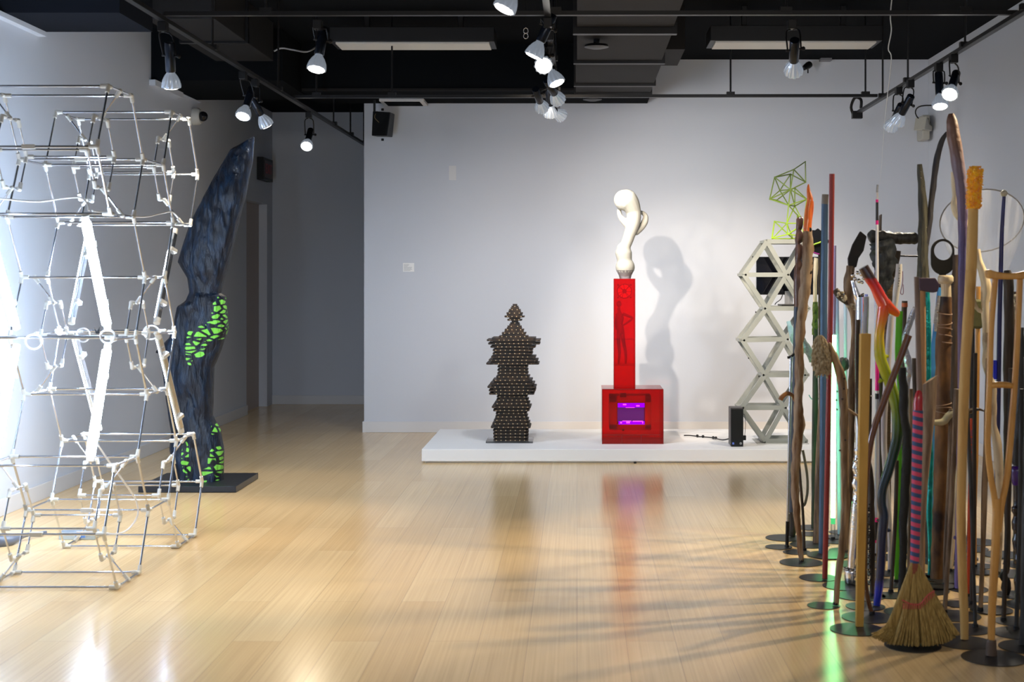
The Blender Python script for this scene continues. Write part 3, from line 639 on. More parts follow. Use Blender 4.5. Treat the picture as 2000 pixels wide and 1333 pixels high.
for i in range(NR+1):
    y = 268+(941-268)*i/NR
    l = ip(Lp, y); r = ip(Rp, y); cx = (l+r)/2; hw = max(1.0,(r-l)/2)
    pc = P(cx, y, Ds); hx = hw*Ds/F
    th = min(.115, hx*.75+.012)*(1-.25*max(0,(520-y)/252))
    for k in range(SEG):
        a = 2*PI*k/SEG; ca = math.cos(a); sa = math.sin(a)
        e_ = .62
        X = math.copysign(abs(ca)**.85, ca)*hx; Y = math.copysign(abs(sa)**.8, sa)*th
        q = Vector((pc.x+X, Y*1.0, pc.z))
        n1 = mnoise.noise(Vector((q.x*7+pc.z*2, q.y*7, q.z*3.2-q.x*4)))
        n2 = mnoise.noise(Vector((q.x*26+pc.z*5, q.y*26, q.z*7)))
        rg = math.sin((q.x*55+ n1*6 + q.z*9))*.5
        dsp = (n1*.036+n2*.016+rg*.006)*abs(sa)**.6
        dsp += math.exp(-((y-590-30*ca)**2)/500)*.02*abs(sa)-math.exp(-((y-750)**2)/1200)*.02*abs(sa)
        vs.append((pc.x+X*(1+dsp*.4), Ds+.03*math.sin(y*.011)+Y+math.copysign(dsp,sa)*(1 if abs(sa)>.05 else 0), max(.04, pc.z)))
for i in range(NR):
    for k in range(SEG):
        a = i*SEG+k; b = i*SEG+(k+1)%SEG; fs.append((a, a+SEG, b+SEG, b))
fs.append(tuple(range(SEG))); fs.append(tuple(NR*SEG+k for k in range(SEG))[::-1])
cm = mat('dark_blue_carving', (.004,.006,.012), .42, col2=(.008,.028,.065), scale=7, stretch=(4,4,1.1), bump=1.0, coat=.08, contrast=(.45,.8), detail=6, spec=.3)
nt = cm.node_tree; n = nt.nodes; L = nt.links; bs = n['Principled BSDF']
bs.inputs['Coat Roughness'].default_value = .35
for nd in n:
    if nd.type == 'BUMP': nd.inputs['Distance'].default_value = .03
tc = n.new('ShaderNodeTexCoord')
def region(px, py, rx, ry):
    """soft ellipsoid mask in sculpture space (root at -2.55, 9.6, 0)"""
    c = P(px, py, 9.55)-Vector((-2.55,9.6,0)); s_ = 9.55/F
    mp = n.new('ShaderNodeMapping'); mp.vector_type = 'POINT'
    sx, sz = 1/(rx*s_), 1/(ry*s_)
    mp.inputs['Scale'].default_value = (sx, 3.0, sz); mp.inputs['Location'].default_value = (-c.x*sx, .15, -c.z*sz)
    L.new(tc.outputs['Object'], mp.inputs[0])
    ln = n.new('ShaderNodeVectorMath'); ln.operation = 'LENGTH'; L.new(mp.outputs[0], ln.inputs[0])
    mr = n.new('ShaderNodeMapRange'); L.new(ln.outputs['Value'], mr.inputs[0]); mr.inputs[1].default_value = .75; mr.inputs[2].default_value = 1.1; mr.inputs[3].default_value = 1; mr.inputs[4].default_value = 0
    return mr.outputs[0]
acc = None
for a_ in ((430,610,18,34),(412,648,34,24),(384,672,24,36),(436,640,12,44),(373,690,10,26),(366,890,9,38),(372,915,7,30),(420,838,11,18),(422,905,18,40),(405,925,14,18)):
    o_ = region(*a_)
    if acc is None: acc = o_
    else:
        mm = n.new('ShaderNodeMath'); mm.operation = 'MAXIMUM'; L.new(acc, mm.inputs[0]); L.new(o_, mm.inputs[1]); acc = mm.outputs[0]
mp = n.new('ShaderNodeMapping'); mp.inputs['Scale'].default_value = (13, 9, 30); mp.inputs['Rotation'].default_value = (0,-.75,0); L.new(tc.outputs['Object'], mp.inputs[0])
vn = n.new('ShaderNodeTexVoronoi'); vn.feature = 'DISTANCE_TO_EDGE'; vn.inputs['Scale'].default_value = 1; L.new(mp.outputs[0], vn.inputs['Vector'])
gr = n.new('ShaderNodeMath'); gr.operation = 'SUBTRACT'; L.new(vn.outputs['Distance'], gr.inputs[0])
inv = n.new('ShaderNodeMath'); inv.operation = 'MULTIPLY_ADD'; L.new(acc, inv.inputs[0]); inv.inputs[1].default_value = -.55; inv.inputs[2].default_value = .64; L.new(inv.outputs[0], gr.inputs[1])
st2 = n.new('ShaderNodeMapRange'); L.new(gr.outputs[0], st2.inputs[0]); st2.inputs[1].default_value = .03; st2.inputs[2].default_value = .09
mx = n.new('ShaderNodeMix'); mx.data_type = 'RGBA'; L.new(st2.outputs[0], mx.inputs['Factor'])
old = bs.inputs['Base Color'].links[0].from_socket
L.new(old, mx.inputs[6]); mx.inputs[7].default_value = (.22,.68,.07,1); L.new(mx.outputs[2], bs.inputs['Base Color'])
MB().add(vs, fs).build('carved_body', cm, t, angle=60)
MB().box(-2.87, -2.23, 9.3, 9.95, .002, .042).build('base_plate', mat('base_black', (.018,.02,.026), .35, .3), t, smooth=False, bevel=.002)

# ------------------------------------------------------------ honeycomb rod frame with led tubes
XRp, XLp = -2.07, -2.66
HS = .325; hh = HS*math.sqrt(3)/2
fr = thing('honeycomb_rod_frame', 'large open honeycomb frame of aluminium rods with white plastic joints', 'sculpture', (-2.365, 6.98, 0))
rods = []; joints = {}
def vkey(v): return (round(v.x,3), round(v.y,2), round(v.z,2))
def vtx(X, D, z, zoff=.012): return Vector((X, D-.052*z, max(z, 0)+ (zoff if z < .01 else 0)))
def addrod(a, b, r=.0052):
    k = tuple(sorted((vkey(a), vkey(b))))
    if k in seen: return
    seen.add(k); rods.append((a, b, r))
    for p, q in ((a, b), (b, a)): joints.setdefault(vkey(p), [p, []])[1].append((q-p).normalized())
seen = set()
AC, MC, BC = 6.56, 7.05, 7.54
def hexv(X, Dc, z0, s=1.0):
    zc = z0+hh; return [vtx(X, Dc+s*HS*dx, zc+s*hh*dz) for dx, dz in ((-.5,-1),(.5,-1),(1,0),(.5,1),(-.5,1),(-1,0))]
HX_ = [(AC,0,True),(AC,3*2*hh,True),(BC,0,True),(BC,6*hh,True),(MC,hh,False),(MC,3*hh,True),(MC,5*hh,False)]
for X, sg in ((XRp,-1),(XLp,1)):
    for Dc, z0, ins in HX_:
        v = hexv(X, Dc, z0)
        for i in range(6): addrod(v[i], v[(i+1)%6])
        if ins:
            u = hexv(X+sg*.09, Dc, z0, .56)
            for p in u: p.z = p.z if p.z > .02 else .02
            for i in range(6): addrod(u[i], u[(i+1)%6], .0042)
            for i in (0, 3):
                a = (v[i]+v[(i+1)%6])/2; b = (u[i]+u[(i+1)%6])/2; addrod(a, b, .0040)
vr = {}
for Dc, z0, ins in HX_:
    for p, q in zip(hexv(XRp, Dc, z0), hexv(XLp, Dc, z0)): vr[vkey(p)] = (p, q)
for k, (p, q) in vr.items():
    if abs(p.z-5*hh) < .05 and p.y > 7.0 and p.y < 7.3: continue
    addrod(p, q)
for Dc, z0, ins in HX_:
    if ins:
        u = hexv(XRp-.09, Dc, z0, .56); w_ = hexv(XLp+.09, Dc, z0, .56)
        for i in (2, 5): addrod(u[i], w_[i], .0046)
# middle cross bars that carry the lamps
for D_ in (6.46, 7.27):
    addrod(vtx(XRp-.02, D_, 1.135), vtx(XLp+.02, D_, 1.135), .006)
addrod(vtx(XRp, 6.40, 1.13), vtx(XRp, 6.725, 1.126)); addrod(vtx(XLp, 6.40, 1.13), vtx(XLp, 6.725, 1.126))
addrod(vtx(XRp, 7.05, 1.13), vtx(XRp, 7.375, 1.126)); addrod(vtx(XLp, 7.05, 1.13), vtx(XLp, 7.375, 1.126))
def pxlen(a, b):
    f = lambda p: Vector((HX+p.x*F/p.y, HY-(p.z-CH)*F/p.y)); return (f(a)-f(b)).length
rods.sort(key=lambda r: -pxlen(r[0], r[1])*(1 if HX+r[0].x*F/r[0].y > -50 or HX+r[1].x*F/r[1].y > -50 else .1))
for a, b, r in rods[:100]: MB().cyl(a, b, r, 8).build('rod', M['steel'], fr)
m_ = MB()
for a, b, r in rods[100:]: m_.cyl(a, b, r, 8)
o = m_.build('rod', M['steel'], fr); o['kind'] = 'stuff'
jl = list(joints.values()); jl.sort(key=lambda j: (j[0].y + (10 if HX+j[0].x*F/j[0].y < 0 else 0)))
def jointmb(m_, j):
    p, ds = j
    m_.sphere(p, .0115, 8, rings=5)
    for d in ds: m_.cyl(p+d*.002, p+d*.034, .0098, 8)
    return m_
for j in jl[:100]: jointmb(MB(), j).build('joint', M['wplastic'], fr)
m_ = MB()
for j in jl[100:]: jointmb(m_, j)
o = m_.build('joint', M['wplastic'], fr); o['kind'] = 'stuff'
# small trussed spacers at half span of the long rods
z = 7*hh
for (D_, z_) in ((6.235,z),(6.88,z),(6.88,hh),(6.235,hh)):
    c = vtx(-2.365, D_, z_); MB().box(c.x-.028, c.x+.028, c.y-.010, c.y+.010, c.z-.010, c.z+.010).build('mid_sleeve', M['wplastic'], fr, smooth=False, bevel=.002)

def led(label, top, bot, emit_dir, bright):
    """one slim led light: channel, glowing tube or strip, end caps"""
    a = Vector(top); b = Vector(bot); t = thing('led_tube_light', label, 'led light', b, 'led tube lights on the honeycomb rod frame')
    d = (b-a).normalized(); e = Vector(emit_dir); e = (e - d*e.dot(d)).normalized()
    a2 = a+d*.03; b2 = b-d*.03
    MB().bar(a2-e*.004, b2-e*.004, .030, .012, up=e).build('channel', mat('led_channel', (.72,.76,.80), .3, .8), t, smooth=False)
    MB().bar(a2-e*.0115, b2-e*.0115, .020, .004, up=e).build('back_rib', M['steel'], t, smooth=False)
    if bright:
        MB().tube([a2+e*.012, b2+e*.012], .020, 14).build('glow_tube', M['led'], t)
    else:
        MB().bar(a2+e*.006, b2+e*.006, .024, .008, up=e).build('glow_tube', M['ledstrip'], t, smooth=False)
    MB().cyl(a-d*.0, a2, .017, 12).build('end_cap', M['wplastic'], t); MB().cyl(b2, b, .017, 12).build('end_cap', M['wplastic'], t)
    MB().bar(a+d*.13-e*.018, a+d*.15-e*.018, .040, .02, up=e).build('clip', M['wplastic'], t, smooth=False); MB().bar(b-d*.13-e*.018, b-d*.11-e*.018, .040, .02, up=e).build('clip', M['wplastic'], t, smooth=False)
zt, zm, zb = 1.675, 1.165, .60
led('blazing white led tube, upper one at front right corner of the rod frame', (XRp-.06,6.16,zt),(XRp-.03,6.37,zm+.01),(.15,-1,-.15), True)
led('blazing white led tube, lower one at front right corner of the rod frame', (XRp-.03,6.37,zm-.06),(XRp-.06,6.22,zb),(.15,-1,.15), True)
led('blazing white led tube, upper one at front left corner of the rod frame', (XLp+.09,6.18,zt),(XLp+.14,6.40,zm+.01),(0,-1,-.15), True)
led('blazing white led tube, lower one at front left corner of the rod frame', (XLp+.14,6.40,zm-.06),(XLp+.10,6.25,zb),(0,-1,.15), True)
led('silver-backed led light leaning inward, upper rear one nearest the blue sculpture', (XRp-.05,7.50,1.66),(XRp-.05,7.17,zm+.01),(-.8,.6,0), False)
led('silver-backed led light leaning outward, lower rear one nearest the blue sculpture', (XRp-.05,7.19,zm-.04),(XRp-.05,7.62,.58),(-.8,.6,0), False)
led('silver-backed led light, upper rear one on the side of left wall', (XLp+.12,7.40,1.64),(XLp+.12,7.14,zm+.01),(-1,.35,0), False)
led('silver-backed led light, lower rear one on the side of left wall', (XLp+.12,7.18,zm-.04),(XLp+.12,7.56,.60),(-1,.35,0), False)
# light cords
cw = mat('white_cord', (.8,.8,.8), .5)
def cord(name, label, pts, r=.0042, m=None, group=None, sub=6):
    o = MB().tube(pts, r, 6, sub=sub).build(name, m or cw, fr); o['label'] = label; return o
cord('white_cord', 'white cord arching over the top of the front right led tube', [P(-40,385,6.2),P(0,388,6.2),P(70,394,6.2),P(120,388,6.2),P(155,386,6.2),P(170,398,6.2),P(173,412,6.18)])
cord('white_cord', 'white cord sagging behind from the front led tube to the rear one', [P(180,412,6.3),P(230,420,6.5),P(280,424,6.8),P(310,418,7.0),P(335,414,7.25),P(347,425,7.42)])
cord('white_cord', 'white cord hanging in a curve from the frame down to the floor', [P(190,868,6.45),P(215,905,6.55),P(255,960,6.7),P(268,985,6.75),P(268,1010,6.75),P(250,1035,6.7),P(225,1044,6.65),P(190,1040,6.7),P(150,1040,7.2)])
def loop(label, px, py, D, rx=14, ry=13):
    c = P(px, py, D); s_ = D/F
    cord('cord_loop', label, [c+Vector((math.cos(a)*rx*s_, math.sin(a*2)*.004, math.sin(a)*ry*s_)) for a in [i*PI/8 for i in range(17)]], .004, sub=2)
loop('round white cord loop at the waist of the front right led tubes', 210, 658, 6.28)
loop('round white cord loop at the waist of the front left led tubes', 66, 668, 6.35, 16, 14)
loop('faint white cord loop at the waist of the rear right led lights', 295, 650, 7.2, 15, 13)
loop('faint white cord loop at the waist of the rear left led lights', 162, 655, 7.15, 13, 13)
t = thing('cable_butterfly', 'tiny black butterfly-like tie on the cross rod between the front led tubes', 'clip', P(188, 655, 6.42))
MB().prism([(P(184,0,6.42).x,P(0,640,6.42).z),(P(190,0,6.42).x,P(0,648,6.42).z),(P(195,0,6.42).x,P(0,639,6.42).z),(P(194,0,6.42).x,P(0,652,6.42).z),(P(188,0,6.42).x,P(0,653,6.42).z)], 6.415, 6.421).build('wings', M['bplastic'], t, smooth=False)
# power supply on the floor
t = thing('power_supply', 'long silver power supply box lying on the floor behind the frame', 'power supply', P(140, 1048, 7.7))
t.location.z = 0
a = P(112, 1040, 7.6); b = P(182, 1040, 7.6)
MB().box(a.x, b.x, 7.62, 7.70, .0, .045).build('box', mat('silver_blue', (.45,.55,.66), .3, .7), t, smooth=False, bevel=.004)
MB().box(a.x+.09, b.x-.05, 7.616, 7.62, .012, .036).build('label_strip', mat('blue_label', (.12,.25,.55), .4), t, smooth=False)
o = MB().tube([P(-30,1060,7.4),P(10,1058,7.45),P(30,1052,7.5),P(50,1046,7.6),P(90,1040,7.72)], [.036,.034,.024,.012,.008], 12, sub=5).build('cable_sleeve', mat('grey_sleeve', (.10,.11,.14), .4), org=(P(10,0,7.45).x,7.45,0)); tag(o, 'thick dark grey sleeved cable bundle on the floor at left edge', 'cable')
for v in o.data.vertices: v.co.z = v.co.z

# ------------------------------------------------------------ the crowd of walking sticks
DISCS = []
G = 'walking sticks standing on black discs'
def woodm(name, c1, c2, sc=3, bump=.5, rough=.65, st=(14,14,1.6), con=(.35,.65)): return mat(name, c1, rough, col2=c2, scale=sc, stretch=st, bump=bump, contrast=con)
W1 = woodm('grey_driftwood', (.085,.05,.028), (.30,.205,.125), con=(.4,.62))
W2 = woodm('dark_bark', (.010,.007,.005), (.06,.038,.022), bump=1)
W3 = woodm('brown_wood', (.12,.045,.012), (.28,.12,.035), rough=.35)
W4 = woodm('golden_wood', (.50,.29,.085), (.66,.42,.15), bump=.2)
W5 = woodm('cream_peeled_branch', (.42,.31,.17), (.72,.59,.38), bump=.4, con=(.3,.5))
W6 = woodm('tan_branch', (.12,.07,.035), (.42,.28,.15), bump=.7)
W7 = woodm('charred_wood', (.005,.005,.006), (.035,.036,.035), bump=1, rough=.5)
W8 = woodm('crutch_wood', (.50,.24,.05), (.66,.35,.09), bump=.12, rough=.4)
MBL = mat('matte_black_paint', (.005,.005,.006), .6, spec=.3)
def WP(pts, D): return [P(p[0], p[1], D+(p[2] if len(p) > 2 else 0)) for p in pts]
def floorpt(v): v = v.copy(); v.z = max(v.z, .006); return v
def root(name, label, cat, bx, by, disc=.107, dx=0):
    D = DF(by); r = P(bx, by, D); r.z = 0
    t = thing(name, label, cat, r)
    t['group'] = G
    if disc: DISCS.append([t, r.x+dx, r.y, r.x, r.y, disc])
    if disc: MB().lathe((r.x, r.y, 0.0062), (0,0,1), [(0,.013),(.012,.011)], 14).build('socket', M['bmetal'], t)
    return t, D
def shaft(t, D, pts, r, m, part='shaft', seg=12, amp=0.0, sub=5, flat=1.0, freq=14, seed=None):
    """pts: pixels from the top down; r: radius in pixels"""
    w_ = WP(pts, D); w_[-1] = floorpt(w_[-1]); w_[0] = floorpt(w_[0])
    if not hasattr(r, '__len__'): r = [r]*len(pts)
    return MB().tube(w_, [k*D/F for k in r], seg, amp=amp, sub=sub, flat=flat, freq=freq, seed=seed if seed is not None else random.random()*9).build(part, m, t, angle=55)
def simple(name, label, base, pts, r, m, cat='walking stick', **k):
    t, D = root(name, label, cat, *base, disc=k.pop('disc', .107))
    shaft(t, D, list(pts)+[(base[0], base[1])], r, m, **k); return t, D

# --- left edge of the crowd
t, D = root('metal_cane', 'thin metal cane with a black foot, leftmost of all the sticks', 'walking stick', 1537, 1072)
shaft(t, D, [(1545,696),(1541,880),(1538,1020)], 2.6, M['steel'], sub=1)
shaft(t, D, [(1538,1019),(1537,1071)], 3.4, MBL, 'rubber_foot', sub=1)
shaft(t, D, [(1538,699),(1545,697),(1553,690)], 2.6, MBL, 'handle', sub=3)
t, D = root('carved_stick', 'dark turned wooden stick with a carved brown top, left of the orange-tipped driftwood', 'walking stick', 1547, 1050)
shaft(t, D, [(1561,424),(1562,428),(1562,436),(1561,444),(1560,450),(1562,458),(1560,470),(1559,476),(1561,484),(1560,500),(1559,510),(1561,520),(1558,528),(1560,538),(1559,560),(1559,590),(1557,602)], [4,7,7,6.5,5,8,8,5,7.5,7.5,6,8.5,7,9.5,9,8.5,6], woodm('carved_brown', (.045,.018,.010), (.12,.055,.032), rough=.3), 'carved_top', sub=2, seg=14)
shaft(t, D, [(1557,600),(1553,760),(1549,900),(1548,1000)], [6.5,6,6,7], mat('navy_paint', (.02,.028,.05), .4))
shaft(t, D, [(1548,1000),(1549,1020),(1547,1049)], [8,8.5,6], W2, 'foot_section', amp=.1)
shaft(t, D, [(1548,1001),(1548,1004)], 8, M['steel'], 'ring', sub=1)
t, D = root('driftwood_stick', 'gnarled grey driftwood stick with a flame shaped orange tip', 'walking stick', 1565, 1100)
shaft(t, D, [(1577,445),(1578,480),(1575,540),(1568,600),(1562,660),(1561,740),(1559,800),(1560,830),(1556,880),(1553,940),(1556,1000),(1561,1050),(1565,1099)], [8,9.5,10,10,9,8,8.5,10,9,7,7,5.5,4.5], woodm('grey_orange_driftwood', (.14,.06,.018), (.34,.24,.15), sc=2.5, con=(.4,.6)), amp=.28, seg=16, sub=6, freq=22)
shaft(t, D, [(1579,360),(1579,372),(1582,390),(1579,410),(1578,430),(1577,452)], [1.2,3.5,6,6.5,8,8.5], mat('orange_paint', (.80,.16,.015), .35, coat=.4), 'orange_tip', seg=14, amp=.12)
shaft(t, D, [(1588,393),(1587,410),(1583,432)], [1.3,2.2,3], mat('orange_paint', (.80,.16,.015), .35, coat=.4), 'orange_prong')
mb = MB()
for (x,y_,s_) in ((1582,449,2.6),(1583,515,3.5),(1582,532,3),(1575,575,2)): mb.sphere(P(x,y_,D)+Vector((0,-.016,0)), s_*D/F, 8, sc=(1,.6,1.6))
mb.build('knot_holes', MBL, t)
o, D2 = root('crook_cane', 'cane with a small brown hooked handle, left beside the driftwood stick', 'walking stick', 1571, 1078)
shaft(o, D2, [(1524,782),(1528,775),(1538,769),(1548,773),(1553,784)], [4.6,4.6,4.2,3.6,3.2], W3, 'handle', sub=4)
shaft(o, D2, [(1553,782),(1560,900),(1568,1000),(1571,1077)], 2.8, W2)
shaft(o, D2, [(1568,880),(1576,925),(1577,960),(1572,985),(1566,988)], 2.6, mat('green_grey_cord', (.12,.12,.08), .7), 'cord_loop')
t, D = root('black_rosette_stick', 'stick topped by a black scalloped rosette with a lime green stripe', 'walking stick', 1601, 1046)
mb = MB(); n_ = 48
mb.prism([(P(1597+(24+1.6*math.cos(k*PI/2))*math.cos(2*PI*k/n_)*.85, 0, D).x, P(0, 472-(24+1.6*math.cos(k*PI/2))*math.sin(2*PI*k/n_), D).z) for k in range(n_)], D-.008, D+.008)
mb.build('rosette', MBL, t, smooth=False)
shaft(t, D, [(1580,481.5,-.012),(1600,474.5,-.012),(1616,468,-.012)], 1.6, mat('lime_stripe', (.40,.62,.01), .5), 'lime_stripe', sub=1)
shaft(t, D, [(1581,488,-.009),(1590,494,-.009),(1600,497,-.009)], 1.4, mat('magenta_edge', (.35,.02,.22), .5), 'magenta_edge', sub=3)
shaft(t, D, [(1601,494),(1602,800),(1601,1045)], 3.2, W2)
# knotted cloths
t, D = root('cloth_wrapped_stick', 'dark stick wrapped with knotted pale blue and dusty green cloth', 'walking stick', 1590, 1035)
shaft(t, D, [(1593,590),(1593,660),(1592,800),(1590,960),(1589,1034)], [4.6,5,6,5,5], woodm('moss_black', (.010,.012,.010), (.03,.04,.02)), amp=.1)
shaft(t, D, [(1596,505),(1594,515),(1592,550),(1592,592)], [6.5,5,3.6,4], W5, 'bone_top', sub=4)
shaft(t, D, [(1592,590),(1593,610),(1592,640),(1591,655)], [5,6,5.5,4.5], mat('moss_green', (.06,.11,.02), .95, col2=(.14,.17,.03), scale=60, bump=1), 'moss_wrap', amp=.3, freq=50)
shaft(t, D, [(1590,728),(1602,742),(1605,762),(1598,780),(1586,780),(1580,772)], .9, mat('cyan_string', (.02,.35,.32), .5), 'string')
# rag pieces hang from the cloth stick
mb = MB()
for k in range(9):
    a = P(1540+k*1.6, 628+k*5, D); b = P(1546+k*3, 655+k*3, D); c = P(1553+k*1.5, 678+k*2, D)
    mb.tube([a, b+Vector((0,-.02,0)), c], [.012,.018,.010], 8, amp=.35, freq=40, sub=3, flat=.7)
mb.build('blue_cloth', mat('pale_blue_cloth', (.30,.47,.50), .95, col2=(.45,.60,.62), scale=30, bump=.8), t)
mb = MB()
for k in range(8):
    a = P(1566+k*2.0, 660+k*3, D); b = P(1575+k*2, 685+k*2, D); c = P(1585+k*2.3, 706, D)
    mb.tube([a, b+Vector((0,-.02,0)), c], [.014,.017,.012], 8, amp=.35, freq=40, sub=3, flat=.7)
mb.build('green_cloth', mat('dusty_green_cloth', (.19,.25,.22), .95, col2=(.33,.40,.36), scale=50, bump=.8), t)
simple('brown_stick', 'plain brown wooden stick, foot just left of the blue pole', (1594,1063), [(1613,402),(1611,560),(1606,760),(1600,900),(1597,1000)], [4,4.5,6,7.5,7], W1, amp=.06)
t, D = root('painted_pole', 'blue painted round pole with a bare grey top', 'walking stick', 1607, 1083)
shaft(t, D, [(1611,398),(1609,600),(1608,850),(1606,1082)], [6.6,6.8,7,7.2], mat('slate_blue_paint', (.055,.14,.27), .45, col2=(.035,.06,.11), scale=1.2, stretch=(40,1,.2)), sub=1, seg=18)
shaft(t, D, [(1612,380),(1611,399)], 6.7, mat('raw_grey_wood', (.22,.20,.18), .8), 'bare_top', sub=1, seg=18)
simple('painted_pole', 'slim dark red painted pole right beside the blue one', (1611,1134), [(1625,340),(1622,600),(1616,900)], 5.3, mat('dark_red_paint', (.26,.022,.018), .4), sub=1, seg=16)
t, D = root('glowing_rod', 'glowing green light rod standing behind the dark red pole', 'walking stick', 1627, 1056)
shaft(t, D, [(1629,655),(1628,830),(1627,1012)], 4.6, emis('green_light', (.25,1.0,.35), 16), 'glow_tube', sub=1)
shaft(t, D, [(1627,1011),(1627,1024)], 4.4, emis('green_light_dim', (.1,.8,.25), .9), 'dim_end', sub=1)
shaft(t, D, [(1627,1024),(1627,1055)], 4.3, M['clear'], 'clear_foot', sub=1)
shaft(t, D, [(1630,480),(1629,656)], 3.4, mat('lavender_tube', (.40,.34,.55), .25), 'lavender_top', sub=1)
for i, (x0, y0, x1, y1, r_, c_, lb) in enumerate(((1634,575,1640,1048,4.4,(.50,.62,.88),'pale blue clear acrylic rod standing right of the dark red pole'),(1651,560,1652,1044,3.6,(.66,.78,.95),'clear acrylic rod with a grey stone knob, left of the chrome stick'),(1692,575,1690,1048,3.2,(.35,.38,.85),'violet-blue acrylic rod rising behind the chrome stick'),(1711,470,1716,1052,4.6,(.62,.60,.85),'pale lilac acrylic rod behind the red end of the rainbow branch'))):
    t, D = simple('acrylic_rod', lb, (x1,y1), [(x0,y0)], r_, mat('acrylic_%d' % i, c_, .12, trans=.35, coat=.6), sub=1)
    if i == 1: MB().sphere(P(1648,712,D), 13*D/F, 14, sc=(.8,.8,1.1), amp=.25).build('stone_knob', W7, t)
t, D = root('twig_branch', 'bent knobbly tan branch topped with a fluffy beige tuft', 'walking stick', 1632, 1185)
shaft(t, D, [(1616,672),(1621,680),(1632,705),(1644,740),(1648,790),(1649,850),(1650,920),(1651,960),(1650,1010),(1643,1080),(1636,1140),(1633,1184)], [5,7,8,9,8,8,7.5,8,7.5,7,6,5], W6, amp=.22, seg=16, sub=6, freq=20)
shaft(t, D, [(1650,798),(1660,803),(1668,808),(1675,812)], [4,3,2.6,2.2], W6, 'side_twig')
mb = MB()
for (x, y_) in ((1634,765),(1633,782),(1649,740),(1648,760),(1634,800),(1645,780),(1651,860),(1640,880)): mb.cyl(P(x,y_,D)+Vector((0,-.012,0)), P(x-2,y_-1,D)+Vector((0,-.024,0)), .0042, 6)
mb.build('thorns', W2, t)
fm = mat('fluffy_wool', (.34,.26,.15), 1, col2=(.60,.50,.33), scale=90, bump=1)
mb = MB(); rnd = random.Random(3)
c = P(1604, 690, D)
for k in range(420):
    u = rnd.uniform(-1,1); a = rnd.uniform(0, 2*PI); z = c.z + u*.078
    rr = .038*math.sqrt(max(.05,1-u*u))*(1.0-.15*u)
    p = Vector((c.x+math.cos(a)*rr*.72-u*.006, c.y+math.sin(a)*rr*.6, z)); q = p+Vector((math.cos(a)*.012+rnd.uniform(-.006,.006), math.sin(a)*.012, -.022-rnd.random()*.014))
    mb.tube([p, (p+q)/2+Vector((math.cos(a)*.004,math.sin(a)*.004,0)), q], [.0042,.0035,.0012], 5)
mb.sphere(c, .034, 16, sc=(.80,.65,2.25), amp=.15)
mb.build('tuft', fm, t)
t, D = root('blade_topped_branch', 'tall forked grey branch with a black blade on top, left of the chrome stick', 'walking stick', 1652, 1078)
shaft(t, D, [(1662,520),(1659,545),(1658,580),(1667,610),(1671,640),(1669,690),(1664,760),(1662,850),(1660,950),(1655,1020),(1652,1077)], [8,10,9,8,8,8.5,8,7,7,6,5], W1, amp=.2, seg=16, freq=20)
mb = MB().prism([(P(x,y_,D).x,P(x,y_,D).z) for x,y_ in ((1680,452),(1692,462),(1686,490),(1676,505),(1672,522),(1657,526),(1656,505),(1665,478))], D-.014, D+.012)
mb.build('black_blade', mat('torn_black', (.014,.014,.016), .7, bump=.6, scale=40), t, smooth=False, bevel=.003)
shaft(t, D, [(1631,566),(1640,578),(1655,592),(1666,604)], [6,6.5,6,5], W2, 'side_branch', amp=.2)
mb = MB(); rnd = random.Random(5)
for k in range(34):
    f = rnd.random(); x = 1636+f*32+rnd.uniform(-5,5); y_ = 570+f*32+rnd.uniform(-7,7); mb.sphere(P(x,y_,D)+Vector((0,rnd.uniform(-.022,.0),0)), rnd.uniform(.005,.011), 8, sc=(1,1,.7))
mb.build('shell_cluster', mat('cream_fungus', (.36,.31,.22), .8, col2=(.6,.54,.42), scale=40, bump=.5), t)
# chrome stick
t, D = root('chrome_stick', 'bulky mirror chrome stick with bolted knobs at top and foot', 'walking stick', 1664, 1143)
shaft(t, D, [(1684,580),(1684,600),(1682,700),(1680,800),(1678,885)], [13,13,12,9,8], M['chrome'], 'upper_tube', seg=20, sub=2)
shaft(t, D, [(1665,548),(1669,562),(1675,580),(1684,584)], [4,5,7,12], M['chrome'], 'shoulder')
shaft(t, D, [(1678,880),(1674,892),(1676,902),(1671,915),(1676,930),(1672,945),(1677,960),(1673,975),(1674,990)], [8,6,9,6,9,6.5,9,7,10], M['chrome'], 'crumpled_neck', amp=.3, freq=60)
shaft(t, D, [(1676,985),(1672,1040),(1668,1090),(1666,1112)], [12.5,13,12,11], M['chrome'], 'lower_tube', seg=20, sub=2)
shaft(t, D, [(1664,1108),(1664,1114),(1664,1122),(1664,1138),(1664,1142)], [9,14,15,14,12], M['chrome'], 'foot_cup', seg=24, sub=2)
mb = MB()
for (x,y_,r_) in ((1666,538,4.5),(1675,533,4),(1683,536,4.5),(1687,544,4),(1678,549,5),(1670,545,4),(1684,552,3.5)): mb.sphere(P(x,y_,D), r_*D/F, 12)
mb.build('chrome_knobs', M['chrome'], t)
mb = MB()
for k in range(10):
    a = k*PI/5; mb.sphere(P(1664,1112,D)+Vector((math.cos(a)*.034, math.sin(a)*.034, 0)), .007, 8)
mb.build('foot_rivets', M['chrome'], t)
